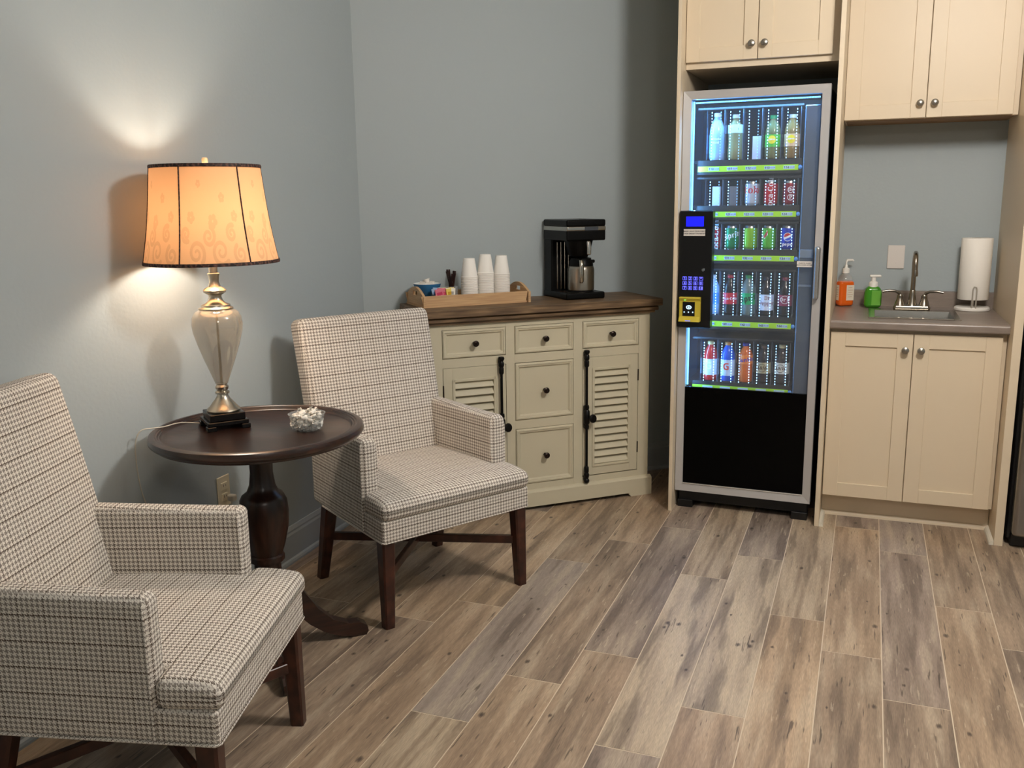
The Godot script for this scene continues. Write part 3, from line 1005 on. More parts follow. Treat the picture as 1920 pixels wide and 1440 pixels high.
	for q in D:
		var nd := thing("drink_" + q[2], q[6], q[2], Vector3.ZERO, 0.0, "drinks in the vending machine")
		nd.transform = t.transform * Transform3D(Basis.IDENTITY, Vector3(u0 + du * q[1], floors[q[0]], -0.113))
		if q[2] == "can":
			drink_can(nd, q[3], q[0], q[1])
		else:
			drink_bottle(nd, q[3], q[4], q[5], q[7], q[0], q[1])

func drink_can(nd: Node3D, hex: String, r: int, i: int) -> void:
	var alu := mat("can_aluminium", "c8c8c8", 0.25, 1.0)
	part(nd, "can_body", lathem([0.0245, 0.002, 0.03, 0.009, 0.0308, 0.013, 0.0308, 0.09, 0.03, 0.094], 28), mat("can_%s" % hex, hex, 0.25, 0.3))
	part(nd, "can_end", lathem([0.0, 0.004, 0.02, 0.001, 0.0245, 0.0, 0.0245, 0.0025], 24), alu)
	var lid := part(nd, "lid", lathem([0.0298, 0.0938, 0.0262, 0.102, 0.0262, 0.104, 0.0252, 0.104, 0.0245, 0.1005, 0.0, 0.1005], 28), alu)
	part(lid, "tab", softm(Vector3(0, 0.1018, 0.004), Vector3(0.012, 0.0014, 0.02), 0.0006, null, 1), alu)
	var wh := mat("ink_white", "f2f2f2", 0.4)
	var rd := mat("ink_red", "c8141c", 0.4)
	var R := 0.0308
	match [r, i]:
		[1, 2]:
			part(nd, "lettering", round_words("Coke", 0.028, R, 0.066, 0.25, true, true), rd)
		[1, 3]:
			part(nd, "lettering", round_words("Coca-Cola", 0.022, R, 0.052, 0.1, true, true, true, PI / 2), wh)
		[1, 4], [2, 0]:
			if r == 1:
				for y in [0.066, 0.034]:
					part(nd, "ring", ring_on_can(R, 0.25, y, 0.0135, 0.0022), wh)
				part(nd, "lettering", round_words("Dr", 0.013, R, 0.066, 0.25, true, true), wh)
				part(nd, "lettering", round_words("P", 0.015, R, 0.034, 0.25, true, true), wh)
			else:
				part(nd, "lettering", round_words("Coca-Cola", 0.022, R, 0.056, 0.45, true, true, true, PI / 2), wh)
		[2, 1]:
			part(nd, "lettering", round_words("Sprite", 0.022, R, 0.064, 0.35, false, true, true, 0.25), wh)
		[2, 3]:
			part(nd, "zigzag", patch(R, [[-0.85, 0.06], [-0.2, 0.085], [0.6, 0.094], [-0.1, 0.062], [-0.5, 0.046]]), wh)
			part(nd, "zigzag", patch(R + 0.0003, [[-0.7, 0.06], [-0.2, 0.079], [0.4, 0.088], [-0.2, 0.063], [-0.5, 0.05]]), rd)
		[2, 4]:
			part(nd, "globe", disc_on_can(R, 0.1, 0.056, 0.0185, -2.0, 2.0), wh)
			part(nd, "globe", disc_on_can(R + 0.0003, 0.1, 0.056, 0.0165, 0.25, 2.0), rd)
			part(nd, "globe", disc_on_can(R + 0.0003, 0.1, 0.056, 0.0165, -2.0, -0.3), mat("ink_blue_globe", "1647c8", 0.4))
			part(nd, "lettering", round_words("pepsi", 0.013, R, 0.024, 0.1, false, true), wh)

# part of a disc wrapped on a cylinder: keeps heights between lo and hi (in radii, tilted wave)
func disc_on_can(R: float, turn: float, y: float, rad: float, lo: float, hi: float) -> ArrayMesh:
	var st := mb()
	var n := 18
	var P := func(x: float, v: float) -> Vector3:
		var an := x / R + turn
		return Vector3(sin(an) * (R + 0.0005), y + v, cos(an) * (R + 0.0005))
	for i in n:
		var x0 := -rad + 2.0 * rad * i / n
		var x1 := -rad + 2.0 * rad * (i + 1) / n
		var q := []
		for x in [x0, x1]:
			var hh := sqrt(maxf(rad * rad - x * x, 0))
			var wv: float = sin(x / rad * 2.2) * 0.12 * rad + x * 0.25
			q.append([clampf(lo * rad + wv, -hh, hh), clampf(hi * rad + wv, -hh, hh)])
		if q[0][1] - q[0][0] + q[1][1] - q[1][0] < 1e-5:
			continue
		var a: Vector3 = P.call(x0, q[0][0])
		var b: Vector3 = P.call(x1, q[1][0])
		var c: Vector3 = P.call(x1, q[1][1])
		var d: Vector3 = P.call(x0, q[0][1])
		var nn := Vector3(a.x, 0, a.z).normalized()
		tv(st, a, nn); tv(st, c, nn); tv(st, b, nn)
		tv(st, a, nn); tv(st, d, nn); tv(st, c, nn)
	return st.commit()

func ring_on_can(R: float, turn: float, y: float, rad: float, th: float) -> ArrayMesh:
	var st := mb()
	for i in 24:
		var q := []
		for e in [[i, rad - th], [i, rad], [i + 1, rad], [i + 1, rad - th]]:
			var an: float = TAU * e[0] / 24.0
			var x: float = cos(an) * e[1]
			q.append(Vector3(sin(x / R + turn) * (R + 0.0005), y + sin(an) * e[1], cos(x / R + turn) * (R + 0.0005)))
		poly(st, q, Vector3(0, y, 0))
	return st.commit()

func patch(R: float, pts: Array) -> ArrayMesh:
	var st := mb()
	var poly2 := PackedVector2Array()
	for p in pts:
		poly2.append(Vector2(p[0], p[1]))
	var idx := Geometry2D.triangulate_polygon(poly2)
	for i in range(0, idx.size(), 3):
		var q := []
		for k in 3:
			var p := poly2[idx[i + k]]
			q.append(Vector3(sin(p.x) * (R + 0.0006), p.y, cos(p.x) * (R + 0.0006)))
		poly(st, q, Vector3(0, q[0].y, 0))
	return st.commit()

func drink_bottle(nd: Node3D, liquid: String, label: String, cap: String, h: float, r: int, i: int) -> void:
	var s := h / 0.2
	var wide := 0.0335
	part(nd, "bottle_body", lathem([0.0, 0.004, 0.02, 0.0, wide - 0.004, 0.002, wide, 0.012, wide, 0.05 * s, wide - 0.0015, 0.06 * s, wide - 0.0015, 0.105 * s, wide, 0.115 * s, wide - 0.002, 0.135 * s, 0.024, 0.16 * s, 0.0145, 0.178 * s, 0.0135, 0.186 * s, 0.0, 0.186 * s], 28), mat("drink_%s" % liquid, liquid, 0.12))
	part(nd, "cap", lathem([0.0, 0.184 * s, 0.0155, 0.184 * s, 0.0155, 0.198 * s, 0.0142, 0.2 * s, 0.0, 0.2 * s], 20), mat("cap_%s" % cap, cap, 0.35))
	var y0 := 0.055 * s
	var y1 := 0.112 * s
	if r == 0 and i == 1:
		y0 = 0.118 * s
		y1 = 0.155 * s
	elif r == 4 and i < 2:
		y0 = 0.03 * s
	elif r == 4 and i == 2:
		y0 = 0.095 * s
		y1 = 0.14 * s
	elif r == 3 and i == 3:
		y0 = 0.03 * s
	elif r == 0 and i == 0:
		y0 = 0.03 * s
		y1 = 0.11 * s
	var lr := wide + 0.0006
	part(nd, "label_sleeve", lathem([wide - 0.002, y0, lr, y0 + 0.0004, lr, y1 - 0.0004, wide - 0.002, y1], 28), mat("sleeve_%s" % label, label, 0.35))
	var yc := (y0 + y1) / 2
	var wh := mat("ink_white", "f2f2f2", 0.4)
	var bk := mat("ink_black", "111113", 0.4)
	var rd := mat("ink_red", "c8141c", 0.4)
	match [r, i]:
		[0, 0]:
			part(nd, "label_patch", patch(lr, [[-0.55, yc], [0.55, yc], [0.55, yc + 0.026], [-0.55, yc + 0.026]]), bk)
			part(nd, "label_patch", patch(lr, [[-0.9, y0 + 0.001], [0.9, y0 + 0.001], [0.9, y0 + 0.016], [-0.9, y0 + 0.022]]), mat("ink_yellow_green", "c8e02a", 0.4))
			part(nd, "lettering", round_words("Minute\nMaid", 0.0095, lr + 0.0003, yc + 0.013, 0.0, false, true), wh)
		[0, 1]:
			part(nd, "label_patch", patch(lr, [[-0.5, yc - 0.006], [0.5, yc - 0.006], [0.5, yc + 0.004], [-0.5, yc + 0.004]]), mat("ink_teal", "1f4a5a", 0.4))
		[0, 3], [0, 4]:
			part(nd, "label_patch", disc_on_can(lr, 0.0, yc + 0.004, 0.0175, -2, 2), mat("ink_yellow", "f2d21c", 0.4))
			part(nd, "label_patch", patch(lr + 0.0003, [[-0.42, yc + 0.001], [0.42, yc + 0.003], [0.42, yc + 0.010], [-0.42, yc + 0.008]]), rd)
			part(nd, "lettering", round_words("Lipton", 0.0065, lr + 0.0008, yc + 0.0055, 0.0, false, true, true), wh)
			if i == 4:
				part(nd, "label_patch", patch(lr, [[-0.8, y0 + 0.001], [0.8, y0 + 0.001], [0.8, y0 + 0.014], [-0.8, y0 + 0.014]]), mat("ink_sky", "6f8fd8", 0.4))
		[3, 1]:
			part(nd, "lettering", round_words("Coca-Cola", 0.011, lr, yc, 0.0, true, true, true), wh)
		[3, 2]:
			part(nd, "lettering", round_words("Sprite", 0.024, lr, yc + 0.004, 0.4, false, true, true, 0.2), bk)
		[3, 3]:
			part(nd, "lettering", round_words("Dr\nPepper", 0.015, lr, yc + 0.008, 0.2, true, false, true), mat("ink_maroon", "7a1b3a", 0.4))
		[3, 4]:
			part(nd, "ring", ring_on_can(lr, 0.1, yc + 0.004, 0.018, 0.002), wh)
			part(nd, "lettering", round_words("Dr P", 0.014, lr, yc + 0.004, 0.1, true, true, true), wh)
		[4, 0], [4, 1]:
			part(nd, "lettering", round_words("G", 0.032, lr, yc + 0.006, -0.1, false, true), mat("ink_g_%d" % i, "f4f6f8" if i == 0 else "e24a2a", 0.4))
		[4, 2]:
			part(nd, "lettering", round_words("Sunkist", 0.017, lr, yc, 0.3, false, true, true, 0.12), mat("ink_royal", "1f2f9a", 0.4))
		[4, 3], [4, 4]:
			part(nd, "ring", ring_on_can(lr, -0.1, yc, 0.019, 0.002), mat("ink_brown", "4a2a16", 0.4))
			part(nd, "lettering", round_words("A&W", 0.014, lr, yc, -0.1, true, true, true), mat("ink_brown", "4a2a16", 0.4))

func control_panel(t: Node3D) -> void:
	var blk := mat("panel_black", "08080a", 0.3)
	var cp := part(t, "control_panel", spanm(Vector3(0.003, 0.866, -0.02), Vector3(0.15, 1.386, 0.04), 0.004), blk)
	var z := 0.0402
	part(cp, "display_screen", spanm(Vector3(0.033, 1.318, z - 0.001), Vector3(0.111, 1.361, z + 0.0006)), glow("screen_blue", "0a12ff", 0.9))
	var nt := part(cp, "notice", spanm(Vector3(0.023, 1.277, z - 0.001), Vector3(0.118, 1.306, z + 0.0006)), mat("sticker_white", "e3dcd4", 0.5))
	part(nt, "print", words("MAKE SELECTION FIRST\nTHEN INSERT PAYMENT", 0.0062, false, true), mat("print_grey", "4a4644", 0.6), Vector3(0.0705, 1.2915, z + 0.0009))
	part(cp, "lock", lathem([0.0, 0.012, 0.006, 0.012, 0.0085, 0.009, 0.009, 0.0], 16), mat("chrome", "c9c7c3", 0.15, 1.0), Vector3(0.115, 1.128, 0.04), Vector3(PI / 2, 0, 0))
	var keys := ["1", "2", "3", "*", "4", "5", "6", "0", "7", "8", "9", "1#"]
	var km := mat("key_blue", "14145a", 0.35)
	var kl := glow("key_light", "6a6cff", 1.6)
	for i in 12:
		var x := 0.033 + (i % 4) * 0.0242
		var y := 1.089 - (i / 4) * 0.0212
		var k := part(cp, "key", boxm(Vector3(x, y, z + 0.001), Vector3(0.0185, 0.0165, 0.004), 0.0015), km)
		var st := mb()
		for s in [-1, 1]:
			box(st, Vector3(x + s * 0.0082, y, z + 0.0031), Vector3(0.0011, 0.0155, 0.0006))
			box(st, Vector3(x, y + s * 0.0072, z + 0.0031), Vector3(0.0175, 0.0011, 0.0006))
		part(k, "key_light_ring", st.commit(), kl)
		part(k, "key_light_number", words(keys[i], 0.0115, false, true), kl, Vector3(x, y, z + 0.0033))
	# card reader
	var yel := mat("reader_yellow", "c9b53a", 0.4)
	var st := mb()
	extrude(st, PackedVector2Array([Vector2(0.898, 0.0), Vector2(0.898, 0.034), Vector2(0.906, 0.03), Vector2(0.92, 0.02), Vector2(0.99, 0.02), Vector2(1.002, 0.028), Vector2(1.007, 0.026), Vector2(1.007, 0.0)]), 0.015, 0.108, Transform3D(Basis(Vector3(0, 1, 0), Vector3(0, 0, 1), Vector3(1, 0, 0)), Vector3(0, 0, 0.04)))
	var rd := part(cp, "card_reader", st.commit(), yel)
	part(rd, "reader_screen", spanm(Vector3(0.03, 0.922, 0.0598), Vector3(0.085, 0.986, 0.0606)), mat("reader_glass", "050507", 0.1))
	var icon := glow("reader_icon_light", "bfe6ff", 1.2)
	var e := mb()
	lathe(e, V2([0.008, 0.0, 0.0125, 0.0, 0.0125, 0.0006, 0.008, 0.0006]), 20, Transform3D(Basis(Vector3(1, 0, 0), Vector3(0, 0, 1), Vector3(0, -0.72, 0)), Vector3(0.058, 0.962, 0.0606)))
	lathe(e, V2([0.0, 0.0, 0.004, 0.0, 0.004, 0.0006, 0.0, 0.0006]), 12, Transform3D(Basis(Vector3(1, 0, 0), Vector3(0, 0, 1), Vector3(0, -1, 0)), Vector3(0.058, 0.962, 0.0606)))
	part(rd, "screen_icon", e.commit(), icon)
	var dt := mb()
	for x in [0.038, 0.057, 0.076]:
		box(dt, Vector3(x, 0.94, 0.061), Vector3(0.005, 0.005, 0.0006))
	part(rd, "screen_icon", dt.commit(), icon)
	part(rd, "reader_status_light", spanm(Vector3(0.045, 0.901, 0.073), Vector3(0.068, 0.904, 0.0742)), glow("reader_blue_light", "5a6cff", 1.2))
	part(rd, "reader_status_light", spanm(Vector3(0.036, 0.9925, 0.0625), Vector3(0.045, 0.996, 0.066)), glow("reader_green_light", "7fe05a", 1.0))

# ---------------------------------------------------------------- sideboard
func sideboard() -> void:
	var t := thing("sideboard", "cream farmhouse sideboard with brown wood top, drawers and louvred doors", "sideboard", Vector3(-0.9631, 0, -4.3553), SA)
	var cr := mat("sideboard_cream", "cac2a9", 0.45, 0.0, 0.4)
	var W := 1.104
	var back := -0.325
	var wood := mat("sideboard_wood", "ffffff", 0.5)
	wood.albedo_texture = grain_tex(5, Color("4a3826"), Color("8a6f50"))
	tri(wood, Vector3(1.3, 5.0, 5.0))
	var st := mb()
	span(st, Vector3(-W, 0.05, back), Vector3(0, 0.906, -0.022), 0.002)
	part(t, "body", st.commit(), cr)
	# face: stiles and rails round the openings
	var cols := [[-0.3584, -0.0595], [-0.7006, -0.4047], [-1.0446, -0.7428]]
	st = mb()
	for a in [[-0.0595, 0.0], [-0.4047, -0.3584], [-0.7428, -0.7006], [-W, -1.0446]]:
		span(st, Vector3(a[0], 0.07, -0.022), Vector3(a[1], 0.906, 0.0), 0.0006)
	for c in cols:
		span(st, Vector3(c[0], 0.8814, -0.022), Vector3(c[1], 0.906, 0.0))
		span(st, Vector3(c[0], 0.07, -0.022), Vector3(c[1], 0.1265, 0.0))
		span(st, Vector3(c[0], 0.7105, -0.022), Vector3(c[1], 0.7515, 0.0))
	span(st, Vector3(cols[1][0], 0.3973, -0.022), Vector3(cols[1][1], 0.4385, 0.0))
	part(t, "face_frame", st.commit(), cr)
	# plinth with cut-out feet
	st = mb()
	var pl := PackedVector2Array([Vector2(-W - 0.012, 0), Vector2(-W + 0.1, 0), Vector2(-W + 0.108, 0.008), Vector2(-W + 0.114, 0.018), Vector2(-0.114, 0.018), Vector2(-0.108, 0.008), Vector2(-0.1, 0), Vector2(0.012, 0), Vector2(0.012, 0.086), Vector2(-W - 0.012, 0.086)])
	extrude(st, pl, 0.0, 0.0205)
	span(st, Vector3(-W - 0.012, 0, back), Vector3(-W, 0.086, 0.0))
	span(st, Vector3(0, 0, back), Vector3(0.012, 0.086, 0.0))
	var bev := PackedVector2Array([Vector2(0.0, 0.086), Vector2(0.0205, 0.086), Vector2(0.012, 0.094), Vector2(0.0, 0.097)])
	extrude(st, bev, -0.012, W + 0.012, Transform3D(Basis(Vector3(0, 0, 1), Vector3.UP, Vector3(-1, 0, 0)), Vector3.ZERO))
	part(t, "plinth", st.commit(), cr)
	# top with a stepped cornice
	st = mb()
	span(st, Vector3(-W - 0.018, 0.906, back), Vector3(0.018, 0.918, 0.018), 0.002)
	span(st, Vector3(-W - 0.03, 0.918, back), Vector3(0.03, 0.938, 0.034), 0.004)
	part(t, "cornice", st.commit(), wood)
	part(t, "top_board", spanm(Vector3(-W - 0.042, 0.941, back - 0.006), Vector3(0.042, 0.9754, 0.05), 0.003), wood)
	# drawers
	var rows := [[0.7515, 0.8814], [0.7515, 0.8814], [0.7515, 0.8814], [0.4385, 0.7095], [0.126, 0.3973]]
	var knob := mat("bronze_knob", "2a1f1a", 0.3, 0.7)
	for i in 5:
		var c: Array = cols[[2, 1, 0, 1, 1][i]]
		var r: Array = rows[i]
		var d := moulded_drawer(t, c[0] + 0.002, c[1] - 0.002, r[0] + 0.002, r[1] - 0.002, cr)
		part(d, "knob", lathem([0.008, 0.0, 0.008, 0.003, 0.0055, 0.006, 0.0055, 0.014, 0.012, 0.018, 0.0145, 0.023, 0.0135, 0.028, 0.009, 0.0305, 0.0085, 0.029, 0.006, 0.029, 0.005, 0.031, 0.0, 0.0315], 20), knob, Vector3((c[0] + c[1]) / 2, (r[0] + r[1]) / 2, 0.0), Vector3(PI / 2, 0, 0), "dark bronze knob")
	# louvred doors
	for i in 2:
		var c: Array = cols[[0, 2][i]]
		var x0: float = c[0] + 0.002
		var x1: float = c[1] - 0.002
		var y0 := 0.131
		var y1 := 0.709
		var lx0: float = -0.309 + 0.004 if i == 0 else -0.999
		var lx1 := -0.104 if i == 0 else -0.794
		var ly0 := 0.172
		var ly1 := 0.655
		st = mb()
		span(st, Vector3(x0, y0, -0.021), Vector3(lx0, y1, 0.0), 0.001)
		span(st, Vector3(lx1, y0, -0.021), Vector3(x1, y1, 0.0), 0.001)
		span(st, Vector3(lx0 - 0.001, ly1, -0.021), Vector3(lx1 + 0.001, y1, 0.0), 0.001)
		span(st, Vector3(lx0 - 0.001, y0, -0.021), Vector3(lx1 + 0.001, ly0, 0.0), 0.001)
		var d := part(t, "door", st.commit(), cr)
		st = mb()
		var f := 0.011
		for a in [[lx0 - 0.002, ly0 - 0.002, lx0 + f, ly1 + 0.002], [lx1 - f, ly0 - 0.002, lx1 + 0.002, ly1 + 0.002], [lx0, ly1 - f, lx1, ly1 + 0.002], [lx0, ly0 - 0.002, lx1, ly0 + f]]:
			span(st, Vector3(a[0], a[1], -0.018), Vector3(a[2], a[3], 0.005), 0.002)
		part(d, "louvre_frame", st.commit(), cr)
		var sl := mb()
		box(sl, Vector3.ZERO, Vector3(lx1 - lx0 - 2 * f + 0.002, 0.034, 0.006), 0.0015)
		var slat: ArrayMesh = sl.commit()
		for k in 13:
			part(d, "slat", slat, cr, Vector3((lx0 + lx1) / 2, ly0 + f + 0.016 + k * (ly1 - ly0 - 2 * f - 0.032) / 12.0, -0.006), Vector3(-0.62, 0, 0))
		cremone(t, -0.343 if i == 0 else -0.772, 1.0 if i == 0 else 1.0)
		var hx := x1 + 0.001 if i == 0 else x0 - 0.001
		for y in [0.245, 0.605]:
			part(d, "hinge", spanm(Vector3(hx - 0.003, y - 0.028, -0.004), Vector3(hx + 0.003, y + 0.028, 0.003), 0.001), knob)

func moulded_drawer(t: Node3D, x0: float, x1: float, y0: float, y1: float, m: Material) -> MeshInstance3D:
	var st := mb()
	var steps := [[0.0, 0.0], [0.004, 0.005], [0.010, 0.0055], [0.013, 0.002], [0.018, 0.0015], [0.021, -0.003], [0.024, -0.006]]
	span(st, Vector3(x0, y0, -0.02), Vector3(x1, y1, -0.0065))
	for i in steps.size() - 1:
		var a: Array = steps[i]
		var b: Array = steps[i + 1]
		var A := [Vector3(x0 + a[0], y0 + a[0], a[1]), Vector3(x1 - a[0], y0 + a[0], a[1]), Vector3(x1 - a[0], y1 - a[0], a[1]), Vector3(x0 + a[0], y1 - a[0], a[1])]
		var B := [Vector3(x0 + b[0], y0 + b[0], b[1]), Vector3(x1 - b[0], y0 + b[0], b[1]), Vector3(x1 - b[0], y1 - b[0], b[1]), Vector3(x0 + b[0], y1 - b[0], b[1])]
		for k in 4:
			var j := (k + 1) % 4
			poly(st, [A[k], A[j], B[j], B[k]], (A[k] + A[j]) / 2 - Vector3(0, 0, 0.05))
	for k in 4:
		var q := [Vector3(x0, y0, 0), Vector3(x1, y0, 0), Vector3(x1, y1, 0), Vector3(x0, y1, 0)]
		var a: Vector3 = q[k]
		var b: Vector3 = q[(k + 1) % 4]
		poly(st, [a, b, b - Vector3(0, 0, 0.02), a - Vector3(0, 0, 0.02)], Vector3((x0 + x1) / 2, (y0 + y1) / 2, -0.01))
	return part(t, "drawer", st.commit(), m)

func cremone(t: Node3D, x: float, side: float) -> void:
	var iron := mat("black_iron", "0e0d0d", 0.4, 0.6)
	var b := part(t, "bolt_rod", tubem([Vector3(x, 0.125, 0.016), Vector3(x, 0.72, 0.016)], 0.0062, 10), iron)
	for e in [[0.727, -1.0], [0.122, 1.0]]:
		var flip := Basis.IDENTITY if e[1] > 0 else Basis(Vector3.RIGHT, PI)
		var st := mb()
		lathe(st, V2([0.0, -0.022, 0.012, -0.02, 0.0145, -0.012, 0.012, -0.005, 0.0085, 0.0, 0.012, 0.006, 0.013, 0.02, 0.0095, 0.028, 0.0115, 0.034, 0.011, 0.055, 0.008, 0.06, 0.0, 0.06]), 16, Transform3D(flip, Vector3(x, e[0], 0.016)))
		span(st, Vector3(x - 0.011, e[0] - 0.012, 0.0005), Vector3(x + 0.011, e[0] + 0.012, 0.014), 0.002)
		part(b, "rod_guide", st.commit(), iron)
	var c := mb()
	lathe(c, V2([0.0, -0.06, 0.01, -0.058, 0.012, -0.045, 0.009, -0.036, 0.0145, -0.028, 0.016, 0.0, 0.0145, 0.028, 0.009, 0.036, 0.012, 0.045, 0.01, 0.058, 0.0, 0.06]), 16, Transform3D(Basis.IDENTITY, Vector3(x, 0.425, 0.017)))
	span(c, Vector3(x - 0.012, 0.37, 0.0005), Vector3(x + 0.012, 0.48, 0.016), 0.003)
	part(b, "latch_case", c.commit(), iron)
	part(b, "latch_knob", lathem([0.007, 0.0, 0.007, 0.012, 0.013, 0.018, 0.0205, 0.024, 0.021, 0.03, 0.016, 0.036, 0.0, 0.038], 18), iron, Vector3(x + 0.006, 0.42, 0.028), Vector3(PI / 2 - 0.15, 0.35, 0))

# ---------------------------------------------------------------- table, lamp, sweets
func table_and_lamp() -> void:
	var dk := mat("mahogany", "ffffff", 0.3, 0.0, 0.5)
	dk.albedo_texture = grain_tex(9, Color("170a06"), Color("3d2115"))
	dk.clearcoat_enabled = true
	dk.clearcoat = 0.35
	dk.clearcoat_roughness = 0.25
	tri(dk, Vector3(1.5, 5.0, 6.0))
	var dkv := mat("mahogany_upright", "ffffff", 0.3, 0.0, 0.5)
	dkv.albedo_texture = grain_tex(10, Color("3d2115"), Color("170a06"))
	tri(dkv, Vector3(9.0, 0.4, 9.0))
	var tc := Vector3(-1.753, 0, -2.334)
	var t := thing("pedestal_table", "round dark mahogany pedestal table with raised rim between the armchairs", "table", tc)
	part(t, "table_top", lathem([0.0, 0.715, 0.285, 0.715, 0.292, 0.72, 0.303, 0.7215, 0.308, 0.7225, 0.31, 0.728, 0.32, 0.7315, 0.326, 0.738, 0.3265, 0.747, 0.323, 0.756, 0.315, 0.7595, 0.306, 0.7595, 0.303, 0.7565, 0.2985, 0.757, 0.296, 0.753, 0.291, 0.7535, 0.288, 0.748, 0.283, 0.744, 0.0, 0.744], 72), dk)
	var cols := mb()
	var prof := V2([0.05, 0.13, 0.052, 0.2, 0.043, 0.29, 0.042, 0.315, 0.056, 0.318, 0.056, 0.335, 0.05, 0.34, 0.06, 0.37, 0.074, 0.43, 0.0775, 0.48, 0.074, 0.52, 0.066, 0.537, 0.05, 0.548, 0.041, 0.57, 0.036, 0.61, 0.037, 0.66, 0.044, 0.7, 0.07, 0.712, 0.07, 0.716])
	lathe(cols, prof, 12)
	part(t, "column", cols.commit(), dkv)
	for k in 4:
		var an := PI / 4 + k * PI / 2
		var lp := PackedVector2Array([Vector2(0.03, 0.265), Vector2(0.06, 0.25), Vector2(0.1, 0.205), Vector2(0.15, 0.125), Vector2(0.2, 0.075), Vector2(0.25, 0.052), Vector2(0.29, 0.048), Vector2(0.312, 0.034), Vector2(0.316, 0.014), Vector2(0.308, 0.0), Vector2(0.27, 0.0), Vector2(0.225, 0.012), Vector2(0.17, 0.036), Vector2(0.12, 0.075), Vector2(0.08, 0.12), Vector2(0.03, 0.14)])
		var st := mb()
		extrude(st, lp, -0.022, 0.022)
		part(t, "foot", st.commit(), dk, Vector3.ZERO, Vector3(0, an, 0))
	lamp(Vector3(-1.8985, 0.7442, -2.357))
	sweets(Vector3(-1.618, 0.7442, -2.402))

